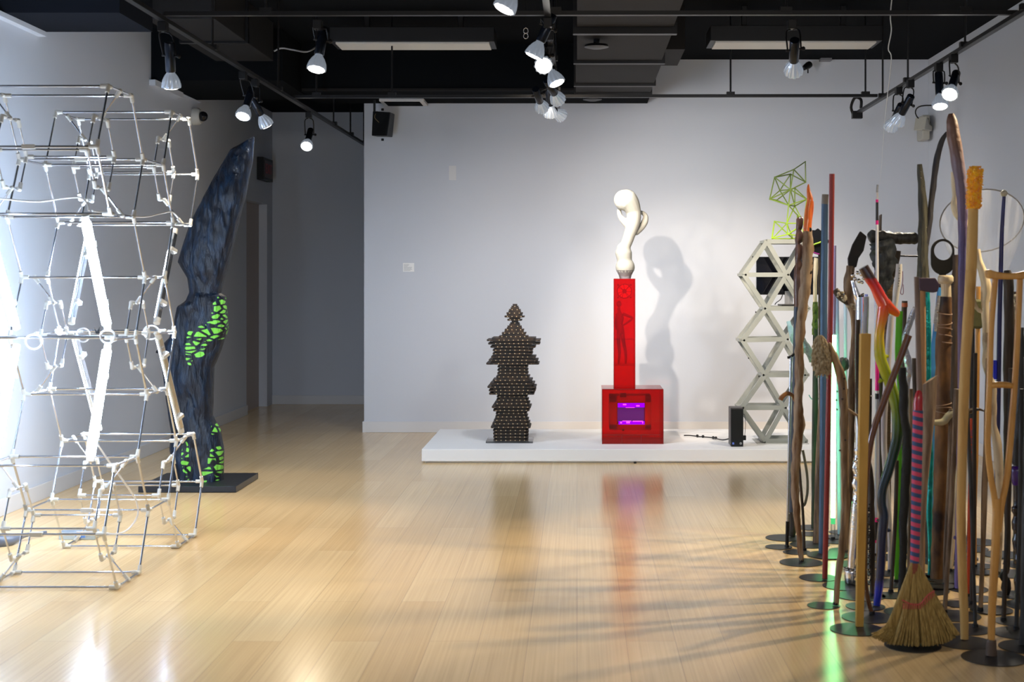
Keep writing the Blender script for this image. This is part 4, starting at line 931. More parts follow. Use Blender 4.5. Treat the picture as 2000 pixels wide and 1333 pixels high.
# yellow post
t, D = root('square_post', 'square honey-coloured wooden post on a black disc, nearest in its row', 'walking stick', 1678, 1226)
w_ = WP([(1690,652),(1678.5,1225)], D); w_[1].z = .004
mb = MB(); a, b = w_
mb.add([a+Vector((sx*10*D/F, sy*.019, 0)) for sx,sy in ((-1,-1),(1,-1),(1,1),(-1,1))]+[b+Vector((sx*7*D/F, sy*.014, 0)) for sx,sy in ((-1,-1),(1,-1),(1,1),(-1,1))], [(0,1,2,3),(7,6,5,4),(0,4,5,1),(1,5,6,2),(2,6,7,3),(3,7,4,0)])
mb.build('shaft', mat('honey_wood', (.48,.27,.04), .5, col2=(.60,.37,.075), scale=2.5, stretch=(6,6,1.5), bump=.2), t, smooth=False, bevel=.002)
t, D = root('glossy_stick', 'glossy brown stick leaning diagonally and bent at its foot', 'walking stick', 1703, 1203, dx=-.01)
shaft(t, D, [(1775,655),(1762,690),(1745,735),(1726,785),(1708,835),(1698,880),(1691,950),(1688,1050),(1689,1120),(1694,1165),(1703,1202)], [7,7,6.8,6.8,6.5,6.5,5.5,5.5,5,4.8,4], mat('glossy_brown_wood', (.085,.030,.010), .12, coat=.8, col2=(.17,.065,.02), scale=3, stretch=(12,12,1)), seg=14)
# rainbow branch
t, D = root('rainbow_branch', 'thick branch painted in rainbow colours from red top to blue foot', 'walking stick', 1712, 1186)
Hs = P(0,520,D).z
def zf(y): return P(0,y,D).z/Hs
rb = [(0,(.01,.03,.55)),(zf(1150),(.01,.03,.55)),(zf(1130),(.012,.02,.10)),(zf(1020),(.012,.022,.06)),(zf(930),(.010,.035,.045)),(zf(860),(.02,.055,.02)),(zf(800),(.13,.25,.01)),(zf(750),(.36,.50,.01)),(zf(690),(.62,.64,.005)),(zf(650),(.85,.50,.005)),(zf(625),(.85,.22,.01)),(zf(600),(.85,.08,.01)),(zf(560),(.75,.012,.01)),(zf(546),(.45,.010,.01)),(zf(543),(.05,.018,.012))]
rm_ = zramp('rainbow_paint', Hs, rb, .22, coat=.7)
mb = MB()
for pts, rr in (([(1686,522),(1697,541),(1709,560),(1719,580),(1728,596)],[10,11,11,12,14]),([(1728,592),(1724,615),(1719,640),(1717,665),(1719,695),(1729,725),(1740,755),(1750,790),(1754,820),(1752,855),(1744,890),(1734,925),(1724,955),(1722,985),(1726,1010),(1722,1060),(1720,1110),(1716,1150),(1712,1185)],[13,11,9,9.5,11,11,11,12,12,11,10,10,9,9,10,10,9,8.5,7]),([(1728,592),(1740,604),(1752,613),(1756,615)],[13,10,7,4.5])):
    w_ = WP(pts, D); 
    if pts[-1][1] > 1100: w_[-1].z = .006
    mb.tube(w_, [k*D/F for k in rr], 18, amp=.05, sub=5)
for (x,y_,x2,y2) in ((1720,1018,1712,1016),(1733,1036,1740,1037),(1722,742,1716,748),(1730,697,1736,696)): mb.tube([P(x,y_,D),P(x2,y2,D)],[.011,.004],8)
mb.build('painted_branch', rm_, t)
# pink, black and white pole
t, D = root('banded_pole', 'thin pole banded in hot pink, black and white with a clear tip', 'walking stick', 1711, 1088)
Hs = P(0,390,D).z
bands = [(0,(.5,.5,.55)),(zf(1062),(.85,.0,.22)),(zf(1056),(.008,.008,.01)),(zf(1020),(.85,.0,.22)),(zf(1014),(.45,.46,.5)),(zf(782),(.01,.01,.01)),(zf(769),(.75,.75,.75)),(zf(764),(.85,.0,.25)),(zf(683),(.75,.75,.78)),(zf(440),(.85,.0,.25)),(zf(433),(.01,.01,.01)),(zf(396),(.85,.0,.25)),(zf(389),(.6,.6,.62))]
shaft(t, D, [(1713,376),(1713,600),(1713,800),(1711,1087)], [2.6,3.4,4,3.6], zramp('banded_paint', Hs, bands, .35, const=True), sub=1, seg=14)
shaft(t, D, [(1714,361),(1713,377)], 2, mat('frosted_tip', (.5,.5,.5), .2, trans=.5), 'clear_tip', sub=1)
simple('thin_stick', 'thin dark brown stick tip beside the banded pole top, behind the knuckled root', (1722,1052), [(1721,422),(1719,450),(1720,700)], [2.6,3,4], W2)
# knuckled root with horizontal head
t, D = root('root_club', 'charred root club with a thick horizontal head and tapering trunk', 'walking stick', 1735, 1072)
shaft(t, D, [(1697,466),(1704,464),(1725,463),(1748,465),(1765,466),(1782,466),(1792,467)], [9,13,12,11,12,12,9], W7, 'horizontal_head', amp=.18, seg=16, freq=30)
shaft(t, D, [(1722,470),(1727,490),(1728,520),(1727,545),(1722,570),(1715,590)], [24,25,21,17,12,6], woodm('blue_black_bark', (.010,.014,.022), (.055,.065,.07), bump=1), 'trunk', amp=.35, seg=20, freq=26)
shaft(t, D, [(1750,490),(1748,510),(1744,530),(1733,560)], [9,8,7,6], W2, 'side_root', amp=.2)
shaft(t, D, [(1738,540),(1733,600),(1732,700),(1733,900),(1735,1071)], [9,9,8,7,6], woodm('woven_brown', (.09,.055,.025), (.2,.13,.06), st=(3,3,60)), 'shaft', amp=.08)
shaft(t, D, [(1752,500),(1770,500.5),(1792,501)], [1.6,1.6,1.6], M['bmetal'], 'cross_pin', sub=1)
# white scripted stick
t, D = root('inscribed_stick', 'whitish birch stick with tiny dark marks curving down behind the orange stub', 'walking stick', 1738, 1120)
shaft(t, D, [(1756,516),(1755,540),(1752,565),(1747,600),(1741,620)], [6,6.5,6,5.5,5.5], mat('birch_white', (.50,.48,.44), .7, col2=(.66,.64,.60), scale=4, bump=.3), 'upper_shaft', amp=.06)
shaft(t, D, [(1741,618),(1737,660),(1732,740),(1727,820),(1727,880),(1733,960),(1738,1040),(1738,1119)], [6,6.5,6.5,6,6,5.5,5,4], mat('lilac_grey_wood', (.42,.38,.42), .5, col2=(.62,.58,.58), scale=2), 'lower_shaft', amp=.06)
mb = MB()
for k in range(8): mb.box(P(1756-k*.3,0,D).x-.004+.002*(k%2), P(1756-k*.3,0,D).x+.002*(k%3), D-.0155, D-.0145, P(0,524+k*5,D).z-.002, P(0,524+k*5,D).z+.0015)
mb.build('tiny_marks', MBL, t, smooth=False)
shaft(t, D, [(1763,530),(1763,552),(1759,572),(1764,574),(1764,556)], .7, mat('wine_string', (.15,.02,.06), .6), 'string')
simple('lime_stick', 'flat lime green stick between the rainbow branch and the black club', (1751,1140), [(1757,608),(1755,660),(1754,700),(1758,760),(1757,820),(1756,900),(1754,1000),(1752,1080)], [6.5,6.5,6,5.5,5,5.5,5.5,5,4], mat('lime_paint', (.12,.62,.02), .45), flat=.55)
t, D = simple('wooden_stick', 'brown stick whose top carries an orange band, behind the lime green one', (1768,1058), [(1767,588),(1765,650),(1764,800),(1766,960)], [5.5,5,5,6,6], W2, amp=.08)
shaft(t, D, [(1767,592),(1767,600)], 6.0, mat('orange_tape', (.45,.10,.03), .5), 'orange_band', sub=1)
t, D = root('foil_stick', 'twisted silver foil stick bending behind the black club', 'walking stick', 1772, 1062)
shaft(t, D, [(1787,600),(1780,622),(1769,655),(1767,680),(1773,705),(1775,730),(1772,760),(1776,900),(1775,1000),(1772,1061)], [3.5,6,6.5,6,8,7,5,5,5,4], mat('crinkled_foil', (.50,.51,.58), .22, .75, bump=.8, scale=50), 'foil_shaft', amp=.15, freq=40)
shaft(t, D, [(1776,622),(1783,610),(1793,604),(1804,606),(1814,617)], [1,3.2,3.6,3.4,1.2], MBL, 'black_pick', flat=.5)
t, D = root('black_club', 'lumpy matte black club beside the striped broom handle', 'walking stick', 1756, 1192)
shaft(t, D, [(1762,718),(1763,740),(1766,780),(1765,810),(1772,850),(1772,890),(1768,940),(1767,985),(1764,1020),(1764,1070),(1763,1110),(1760,1150),(1756,1191)], [7,8,9,8,9,9,8.5,8.5,8,8,7,6,5], mat('matte_black_tape', (.008,.009,.009), .7, bump=.6, scale=40), amp=.16, seg=16, freq=25)
t, D = root('beaded_stick', 'knobbly black stick hung with beads right of the honey-coloured post', 'walking stick', 1704, 1167)
shaft(t, D, [(1676,625),(1675,700),(1677,800),(1690,880),(1700,930),(1702,1000),(1703,1060),(1704,1166)], [4,4.5,5,6,6.5,6.5,6,4.5], W2, amp=.2)
mb = MB()
for k in range(40): mb.sphere(P(1697+2*math.sin(k*1.9), 985+k*4.0, D)+Vector((0,-.01,0)), .0042, 6)
mb.build('dark_beads', M['bplastic'], t)
mb = MB()
for (x,y_) in ((1677,746),(1676,760),(1701,773),(1696,1000),(1697,1035)): mb.sphere(P(x,y_,D)+Vector((0,-.015,0)), .004, 8)
mb.build('glass_beads', M['chrome'], t)

# --- the broom
t, D = root('broom', 'straw broom with a pink and blue striped handle standing on its bristles', 'broom', 1790, 1262)
shaft(t, D, [(1790,541),(1792,620),(1794,700),(1796,772)], [4.8,5,5.2,5.6], woodm('weathered_handle', (.16,.11,.085), (.28,.20,.16)), 'upper_handle', sub=2, flat=.8)
shaft(t, D, [(1795.5,760),(1795,768),(1794,778),(1793,790),(1793,804)], [3.5,6,8.5,9,9], mat('red_plastic', (.42,.012,.02), .25, coat=.4), 'red_collar', sub=2, seg=18)
shaft(t, D, [(1793,802),(1791,900),(1789,1000),(1786,1108)], [10,10,9.5,8.5], stripes('pink_blue_sleeve', 16.6*D/F, (.62,.07,.14), (.045,.085,.20), duty=.5), 'striped_sleeve', sub=2, seg=20)
straw = mat('broom_straw', (.26,.17,.045), .75, col2=(.48,.34,.11), scale=2, stretch=(90,90,2), bump=.6)
mb = MB(); rnd = random.Random(11); px0 = 1786
for k in range(620):
    f = rnd.uniform(-1, 1); g = rnd.uniform(-1, 1)
    ex = 1790+ (f*88 if f < 0 else f*84); ey = 1268 - abs(f)**2*(26 if f < 0 else 30)+rnd.uniform(-5,4)
    Dend = D-.02+g*.055*(1-abs(f)*.5)
    mid = P(px0+(ex-px0)*(.38 if f < 0 else .50), 1172+rnd.uniform(-4,4), D+g*.03*(1-.4*abs(f)))
    top_ = P(px0+f*6, 1100, D+g*.010); m2 = P(px0+(ex-px0)*(.70 if f < 0 else .86), 1224, D+g*.045); end = P(ex, ey, Dend)
    if f < -.55: end = P(ex, ey-2+ (abs(f)-.55)*2, Dend); m2 = P(px0+(ex-px0)*.66, 1224, D)
    end.z = max(end.z, .014)
    mb.tube([top_, mid, m2, end], [.0034,.0042,.0044,.0022], 5, sub=2)
mb.build('bristles', straw, t)
shaft(t, D, [(1786,1100),(1784,1120),(1780,1140)], [9,9.5,10], mat('straw_binding', (.33,.10,.06), .8, bump=.7, scale=30, stretch=(1,1,20)), 'binding')
pk_ = mat('pink_stitching', (.50,.10,.08), .7)
mb = MB()
for sgn in (-1,):
    c_ = [(1757,1168),(1775,1176),(1792,1176),(1806,1160),(1820,1150)]
    mb.tube([P(x,y_,D)+Vector((0,-.040,0)) for x,y_ in c_], .0032, 6, sub=4)
for k in range(15):
    x = 1760+k*4.2; y_ = 1172 + (6 if k < 9 else (6-(k-8)*4)); mb.cyl(P(x,y_-4,D)+Vector((0,-.041,0)), P(x-1,y_+7,D)+Vector((0,-.045,0)), .0022, 5)
mb.build('stitching', pk_, t)
# mallet
t, D = root('mallet_stick', 'tan wooden stick topped by a purple mallet block', 'walking stick', 1802, 1140)
shaft(t, D, [(1802,560),(1803,640),(1803,760),(1801,900),(1802,1139)], [5.5,5.5,6,6,5], woodm('orange_tan_wood', (.36,.19,.08), (.50,.29,.14), bump=.2))
MB().prism([(P(x,y_,D).x,P(x,y_,D).z) for x,y_ in ((1793,543),(1824,543),(1833,556),(1828,570),(1820,572),(1793,567))], D-.03, D+.03).build('mallet_head', mat('aubergine_paint', (.075,.045,.075), .55), t, smooth=False, bevel=.004)
# black forked branch
t, D = root('forked_branch', 'tall dark forked branch with silvery specks, right prong arching over', 'walking stick', 1813, 1092)
wf_ = woodm('speckled_bark', (.015,.016,.014), (.085,.08,.05), bump=1)
shaft(t, D, [(1796,321),(1798,350),(1802,390),(1803,440),(1802,500),(1803,560),(1806,700),(1810,900),(1813,1091)], [4.5,6.5,8,9,11,11.5,10,8,6], wf_, 'main_prong', amp=.16, seg=16, freq=22)
shaft(t, D, [(1850,259),(1840,275),(1831,305),(1825,345),(1820,390),(1815,430),(1808,480)], [3,5,6,6,5.5,6.5,6], woodm('dark_violet_bark', (.018,.018,.03), (.06,.055,.05), bump=1), 'arched_prong', amp=.14, freq=24)
mb = MB(); rnd = random.Random(2)
for k in range(14): mb.sphere(P(1797+rnd.uniform(0,12), rnd.uniform(330,540), D)+Vector((0,-.017,0)), .0028, 6)
mb.build('silver_specks', M['chrome'], t)
t, D = root('glitter_stick', 'shiny turquoise wrapped stick between the mallet and the blue slat', 'walking stick', 1817, 1128)
shaft(t, D, [(1809,571),(1811,640),(1812,740),(1817,860),(1818,900),(1815,1000),(1817,1060),(1817,1127)], [7,7.5,7,4,5,6,5,5], mat('turquoise_foil', (.01,.30,.33), .18, .5, col2=(.02,.52,.50), scale=30, bump=.8), 'glitter_shaft', amp=.1, freq=40, seg=14)
t, D = root('blue_slat', 'bright blue slat bound with grey cloth at its top', 'walking stick', 1823, 1100)
shaft(t, D, [(1836,562),(1833,600),(1826,680),(1820,745),(1821,900),(1823,1099)], [5,6,8,8,6,5], mat('azure_paint', (.05,.26,.62), .5), flat=.4, sub=3)
shaft(t, D, [(1836,578),(1834,600),(1831,625),(1829,648)], [6.5,7,7,6], mat('grey_cloth_wrap', (.27,.25,.25), .9, col2=(.45,.41,.37), scale=12, stretch=(1,1,8), bump=.8), 'cloth_wrap', amp=.15)
t, D = root('driftwood_plank', 'grey driftwood plank with a slanted sawn top right of the broom handle', 'walking stick', 1796, 1150)
w_ = []
mb = MB(); lv = [(733,1802,1831,752),(800,1802,1828,800),(850,1801,1822,850),(950,1796,1812,950),(1050,1791,1806,1050),(1149,1789,1802,1149)]
vsx = []; n_ = 12
for (yR, xl, xr, yL) in lv:
    for k in range(n_):
        a = 2*PI*k/n_; f = (math.cos(a)+1)/2; yy = yL+(yR-yL)*f; q = P(xl+(xr-xl)*f, yy, D); q.y += math.sin(a)*.018; q.z = max(q.z,.006); vsx.append(q)
fsx = [(i*n_+k, i*n_+(k+1)%n_, (i+1)*n_+(k+1)%n_, (i+1)*n_+k) for i in range(5) for k in range(n_)]+[tuple(range(n_)), tuple(range(5*n_,6*n_))]
mb.add(vsx, fsx).build('shaft', woodm('pale_driftwood', (.20,.13,.085), (.44,.32,.21)), t)
# leather post
t, D = root('leather_bound_post', 'thick brown post wrapped in purple leather and cord with a cream knob', 'walking stick', 1829, 1134)
shaft(t, D, [(1848,580),(1846,620),(1842,700),(1842,800),(1842,880),(1838,960),(1832,1060),(1829,1133)], [11,13,15,15,16,15,13,11.5], woodm('mottled_hide', (.025,.010,.008), (.26,.12,.03), sc=5, st=(2,2,1), bump=.8), amp=.12, seg=20, freq=16)
shaft(t, D, [(1847,538),(1847,542),(1847,550),(1847,555)], [12,15,15,11], W5, 'knob', sub=3, seg=20)
shaft(t, D, [(1847,553),(1848,568),(1848,583)], [10,9.5,10], W5, 'neck', seg=18)
mb = MB(); purple_y = (612,632,642,655,668,790,798,806)
for y_ in purple_y:
    pts = []
    for k in range(13):
        a = 2*PI*k/12; c = P(1845 if y_ < 700 else 1842, y_+3*math.sin(a+y_), D); R = (14.2 if y_ < 700 else 16)*D/F; pts.append(c+Vector((math.cos(a)*R, math.sin(a)*R, 0)))
    mb.tube(pts, .0028, 6)
mb.build('cord_windings', mat('tan_cord', (.30,.19,.12), .7), t)
t, D = root('ring_handled_paddle', 'black oval paddle handle with a round hole, rising behind the cream knob', 'walking stick', 1836, 1086)
c = P(1841, 500, D); mb = MB(); n_ = 40; vs_ = []; fs_ = []
for yy in (D-.009, D+.009):
    for k in range(n_):
        a = 2*PI*k/n_; x = 1841+22.5*math.cos(a); y_ = (491 if math.sin(a) > 0 else 513)-24*math.sin(a); q = P(x, y_, D); q.y = yy; vs_.append(q)
    for k in range(n_):
        a = 2*PI*k/n_; q = P(1842+18.5*math.cos(a), 490-18.5*math.sin(a), D); q.y = yy; vs_.append(q)
for k in range(n_):
    j = (k+1)%n_; fs_ += [(k,j,n_+j,n_+k),(2*n_+k,3*n_+k,3*n_+j,2*n_+j),(k,2*n_+k,2*n_+j,j),(n_+k,n_+j,3*n_+j,3*n_+k)]
mb.add(vs_, fs_).build('paddle_ring', MBL, t, angle=30)
shaft(t, D, [(1841,530),(1840,700),(1838,900),(1836,1085)], [7,6,6,5], MBL, flat=.6)
t, D = root('dark_board_stick', 'broad dark brown stick with a black-green band, left of the fuzzy-topped post', 'walking stick', 1862, 1092)
shaft(t, D, [(1868,498),(1867,560),(1865,640),(1864,800),(1865,950),(1862,1091)], [7,9,10,11,10,7], W1.copy() if False else woodm('umber_bark', (.035,.022,.014), (.11,.07,.045), bump=.8), amp=.12, seg=14)
shaft(t, D, [(1866,640),(1867,690),(1866,738)], 11.5, mat('black_green_tape', (.02,.03,.026), .5), 'tape_band', sub=2, flat=.8)
t, D = root('purple_stained_stick', 'very tall stick stained purple with a rounded brown tip, highest of the crowd', 'walking stick', 1869, 1152)
shaft(t, D, [(1858,222),(1859,235),(1862,265),(1868,300),(1874,340),(1879,390),(1880,450),(1878,560),(1876,800),(1872,1000),(1869,1151)], [5,10,12.5,12.5,12,10,8.5,7,6,5.5,5.5], zramp('purple_stain', P(0,222,D).z, [(0,(.22,.15,.42)),(.2,(.22,.18,.42)),(.45,(.20,.13,.24)),(.70,(.09,.07,.20)),(.80,(.16,.11,.20)),(.88,(.17,.12,.15)),(.94,(.17,.085,.055)),(1,(.15,.07,.045))], .5, coat=.1, bump=.6), amp=.10, seg=16)
MB().sphere(P(1866,1051,D), 4*D/F, 10).build('knob', mat('violet_knob', (.12,.10,.30), .3), t)
t, D = root('peeled_branch', 'pale peeled branch with a swollen bend left of the orange fuzzy top', 'walking stick', 1856, 1118)
shaft(t, D, [(1864,336),(1865,360),(1867,382),(1867,400),(1872,415),(1880,430),(1888,450),(1890,520),(1880,800),(1866,1000),(1856,1117)], [6.5,6.5,7,10,11,9,8,7,5,5,4.5], W5, amp=.08, seg=16)
# fuzzy topped post
t, D = root('fuzzy_topped_post', 'tall honey wooden post with a fuzzy bright orange-yellow top', 'walking stick', 1884, 1252)
shaft(t, D, [(1901,395),(1899,480),(1895,560),(1890,640),(1886,700),(1882,800),(1879,900),(1877,1000),(1879,1100),(1883,1200),(1884,1251)], [10,10.5,11,11,10.5,10.5,9.5,9.5,9,8.5,8], woodm('knotty_pine', (.33,.18,.05), (.60,.37,.12), sc=2, bump=.2, con=(.25,.45)), flat=.85, seg=12, sub=3, amp=.03)
fz = mat('orange_fuzz', (.95,.30,.0), 1, col2=(1.0,.58,.01), scale=60, bump=.5, sheen=.5)
mb = MB(); rnd = random.Random(9)
mb.tube(WP([(1905,325),(1904,333),(1903,360),(1902,385),(1901,408)], D), [.010,.022,.024,.024,.022], 14, sub=5, amp=.25, freq=45)
for k in range(900):
    u = rnd.random(); a = rnd.uniform(0, 2*PI); c = P(1905-u*4, 331+u*76, D); R = .023
    p = c+Vector((math.cos(a)*R, math.sin(a)*R, 0)); q = p+Vector((math.cos(a)*.008*rnd.random()+rnd.uniform(-.003,.003), math.sin(a)*.008*rnd.random(), rnd.uniform(-.005,.004)))
    mb.tube([p, q], [.0046,.0030], 4)
for k in range(60): 
    a = rnd.uniform(0,2*PI); b_ = rnd.random(); c = P(1905,332,D); p = c+Vector((math.cos(a)*.020*b_, math.sin(a)*.02*b_, .008)); mb.tube([p, p+Vector((math.cos(a)*.003,0,.006))], [.004,.003], 4)
mb.build('fuzzy_top', fz, t)
# orange stick with print
t, D = root('printed_stick', 'orange-red painted stick with small blue and white printed lines', 'walking stick', 1893, 1168)
shaft(t, D, [(1899,818),(1898,900),(1896,1000),(1893,1167)], [4.5,5.5,6,5], mat('vermilion_paint', (.66,.07,.015), .4), sub=2, flat=.6, seg=14)
mb = MB(); mb2 = MB(); rnd = random.Random(4)
for k in range(46):
    y_ = 838+k*3.0; wdt = rnd.uniform(.2,1); p = P(1893.6, y_, D); mb.box(p.x, p.x+.013*wdt+.004, D-.0195, D-.0185, p.z-.0018, p.z+.0012) if k % 5 else None
for k in range(46):
    y_ = 839+k*3.0; p = P(1897, y_, D); mb2.box(p.x, p.x+.006, D-.0195, D-.0185, p.z-.001, p.z+.001)
mb.build('blue_print', mat('blue_print', (.05,.06,.2), .5), t, smooth=False); mb2.build('white_print', M['white'], t, smooth=False)
simple('black_cane', 'slender black stick immediately right of the orange-red printed one', (1898,1182), [(1905,690),(1903,850),(1902,1000)], [4,4,5,5], W2, amp=.06)
t, D = simple('tan_pole', 'smooth tan pole carrying a dark green bag, right of the fuzzy-topped post', (1904,1110), [(1911,560),(1909,700),(1906,900),(1903,1000)], [4.6,5,5,4.5,4], W8, sub=1)
MB().box(P(1887,0,D).x, P(1916,0,D).x, D-.04, D+.03, P(0,642,D).z, P(0,585,D).z).build('green_bag', mat('olive_bag', (.055,.06,.025), .7, col2=(.15,.15,.05), scale=8, bump=.6), t, bevel=.012)
# landing net
t, D = root('landing_net', 'fishing net with a round clear hoop and hanging white mesh', 'net', 1880, 1070)
hc = P(1918, 432, D); rx, rz = 82*D/F, 60*D/F
hp_ = [hc+Vector((math.cos(a)*rx, -math.sin(a)*.09, math.sin(a)*rz+.0*math.cos(a))) for a in [i*2*PI/36 for i in range(37)]]
MB().tube(hp_, .0042, 8, cap=False).build('hoop', M['clear'], t)
MB().tube(hp_, .0022, 8, cap=False).build('hoop_wire', mat('grey_hoop', (.30,.30,.30), .3, .6), t)
net = bpy.data.materials.new('white_mesh_net'); net.use_nodes = True; nn = net.node_tree.nodes; nl = net.node_tree.links; nn.remove(nn['Principled BSDF'])
tr_ = nn.new('ShaderNodeBsdfTransparent'); df = nn.new('ShaderNodeBsdfTranslucent'); df.inputs[0].default_value = (.9,.9,.92,1); d2 = nn.new('ShaderNodeBsdfDiffuse'); d2.inputs[0].default_value = (.9,.9,.92,1)
ms = nn.new('ShaderNodeMixShader'); nl.new(df.outputs[0], ms.inputs[1]); nl.new(d2.outputs[0], ms.inputs[2])
tcn = nn.new('ShaderNodeTexCoord'); mpn = nn.new('ShaderNodeMapping'); mpn.inputs['Scale'].default_value = (30,30,4); nl.new(tcn.outputs['Object'], mpn.inputs[0])
no = nn.new('ShaderNodeTexNoise'); no.inputs['Scale'].default_value = 1; nl.new(mpn.outputs[0], no.inputs['Vector'])
mrn = nn.new('ShaderNodeMapRange'); nl.new(no.outputs[0], mrn.inputs[0]); mrn.inputs[1].default_value = .35; mrn.inputs[2].default_value = .75; mrn.inputs[3].default_value = .03; mrn.inputs[4].default_value = .26
mf = nn.new('ShaderNodeMixShader'); nl.new(mrn.outputs[0], mf.inputs[0]); nl.new(tr_.outputs[0], mf.inputs[1]); nl.new(ms.outputs[0], mf.inputs[2]); nl.new(mf.outputs[0], nn['Material Output'].inputs[0])
vs_ = []; fs_ = []; n_ = 40; NL = 14
btm = P(1922, 572, D)
for i in range(NL+1):
    f = i/NL; s_ = (1-f)**.55*(.94)+.06
    for k in range(n_):
        a = 2*PI*k/n_; wob = 1+.06*math.sin(a*9+i*.5)*f
        c = hc.lerp(btm, f**.9); vs_.append(c+Vector((math.cos(a)*rx*s_*wob, -math.sin(a)*(.09*(1-f)+.05*f), math.sin(a)*rz*s_*(1-f)*wob)))
for i in range(NL):
    for k in range(n_): fs_.append((i*n_+k, i*n_+(k+1)%n_, (i+1)*n_+(k+1)%n_, (i+1)*n_+k))
MB().add(vs_, fs_).build('mesh_bag', net, t)
shaft(t, D, [(1896,487),(1893,600),(1888,800),(1882,960),(1880,1069)], 3.4, M['steel'], 'handle', sub=1)
# gnarled cream branch
t, D = root('gnarled_branch', 'long gnarled cream branch twisting down between crutch and tan pole', 'walking stick', 1950, 1120)
shaft(t, D, [(1909,487),(1912,510),(1921,535),(1926,560),(1924,590),(1926,640),(1927,655)], [5,6.5,9,10,8,7,7.5], W5, 'upper_branch', amp=.12, seg=16)
shaft(t, D, [(1927,650),(1926,680),(1924,705),(1930,730),(1938,755),(1938,790),(1940,830),(1948,870),(1952,930),(1954,1000),(1952,1060),(1950,1119)], [8,6,6,6,8,9,7,9,8,6.5,6,5], woodm('spotted_branch', (.22,.13,.06), (.62,.50,.33), sc=6, st=(3,3,1.5), con=(.3,.5)), 'lower_branch', amp=.14, seg=16)
shaft(t, D, [(1897,568),(1903,590),(1909,604),(1920,610)], [3.5,4,4,4], W5, 'left_twig'); shaft(t, D, [(1942,570),(1935,582),(1928,590)], [2.5,3.5,4], W5, 'right_twig')
# blue stick with pearl knob
t, D = root('pearl_knob_stick', 'slim navy blue stick with a round cream knob rising through the net', 'walking stick', 1944, 1082)
shaft(t, D, [(1961,384),(1957,450),(1955,520),(1952,640),(1950,780),(1946,980),(1944,1081)], [3.4,4,4.5,4.6,4.8,4.6,4.5], mat('navy_gloss', (.022,.025,.14), .35), sub=2)
MB().sphere(P(1961,378,D), 7*D/F, 16).build('knob', mat('ivory_knob', (.55,.50,.38), .4), t)
shaft(t, D, [(1943,704),(1943,741)], 4.5, mat('electric_blue', (.01,.02,.75), .2, coat=.6), 'blue_vial', sub=1)
# crutch
t, D = root('wooden_crutch', 'honey wooden underarm crutch on the nearest black disc at the right', 'crutch', 1936, 1283, disc=.118)
shaft(t, D, [(1944,545),(1936,640),(1933,740),(1929,860),(1935,930),(1943,978),(1944,1030)], [6,6,6,6.3,6.3,6,5], W8, 'left_upright', sub=4, seg=14)
shaft(t, D, [(1992,545),(1988,640),(1984,720),(1976,830),(1967,930),(1957,985),(1951,1040)], [6,6,6,6.5,6.5,6,5], W8, 'right_upright', sub=4, seg=14)
shaft(t, D, [(1948,975),(1944,1080),(1938,1180),(1936,1254)], [8.5,8.5,7.8,7], W8, 'lower_leg', sub=3, seg=14)
shaft(t, D, [(1937,1250),(1936.5,1256),(1936,1278),(1936,1282.5)], [8,9.5,11,11.5], mat('grey_brown_rubber', (.10,.065,.045), .6), 'rubber_tip', sub=2, seg=18)
shaft(t, D, [(1930,756),(1940,753),(1955,752),(1970,753),(1981,756)], [3.5,6,6.5,6,4], W8, 'hand_grip', sub=3, seg=14)
mb = MB(); vs_ = []; fs_ = []; n_ = 22
for k in range(n_+1):
    x = 1926+(2013-1926)*k/n_; sgm = abs((x-1969.5)/43.5); top_ = 534-9*sgm**2; bt = 546 - 3*sgm**3
    if k in (0, n_): top_ += 5; bt -= 4
    for yy in (-.024, .024): vs_ += [P(x, top_, D)+Vector((0,yy,0)), P(x, bt, D)+Vector((0,yy,0))]
for k in range(n_):
    o_ = k*4; fs_ += [(o_, o_+4, o_+5, o_+1),(o_+2,o_+3,o_+7,o_+6),(o_,o_+2,o_+6,o_+4),(o_+1,o_+5,o_+7,o_+3)]
fs_ += [(0,1,3,2),(n_*4,n_*4+2,n_*4+3,n_*4+1)]
mb.add(vs_, fs_).build('underarm_pad', W8, t, bevel=.005)
# right edge sticks
t, D = root('knob_footed_stick', 'thick dark twisted stick ending in a black ball foot behind the crutch', 'walking stick', 1966, 1166)
shaft(t, D, [(1968,528),(1969,545),(1971,600),(1970,700),(1969,820),(1968,950),(1968,1090),(1964,1120)], [6,10,9.5,10,9,7,5,6], W2, amp=.12, seg=16)
shaft(t, D, [(1964,1118),(1958,1128),(1965,1134),(1965,1150),(1966,1165)], [5,6,8,10,5], MBL, 'ball_foot', sub=3, seg=16)
shaft(t, D, [(1969,772),(1970,795),(1969,815)], [4,6,4], mat('violet_glass', (.08,.05,.28), .1, coat=.6), 'violet_bead')
t, D = root('carved_bead_stick', 'glossy black carved stick of stacked beads with one purple bead, right edge', 'walking stick', 1990, 1180)
shaft(t, D, [(1994,640),(1993,720),(1996,760),(1993,800),(1992,850),(1990,900),(1988,911)], [6,8,11,10,12,11,10], W7, 'upper_shaft', amp=.2)
shaft(t, D, [(1987,911),(1987,918),(1987,935),(1987,948)], [9,13,13,9], mat('purple_bead', (.06,.015,.22), .15, coat=.7), 'purple_bead', sub=3, seg=18)
shaft(t, D, [(1988,948),(1988,985),(1988,992),(1988,1000),(1988,1008),(1989,1020),(1990,1034),(1990,1042),(1990,1056),(1991,1072),(1991,1080),(1992,1094),(1992,1106),(1991,1122),(1990,1135),(1991,1150),(1990,1179)], [8,8,12,12,8,13,13,9,13,12,8,12,8,7,10,9,8], mat('glossy_black_beads', (.012,.012,.02), .15, coat=.6), 'bead_column', sub=4, seg=18)
simple('charred_post', 'charred black post cut by the right edge of the picture', (2004,1262), [(2012,700),(2010,900),(2006,1100)], [12,12,12,13], W7, amp=.12)
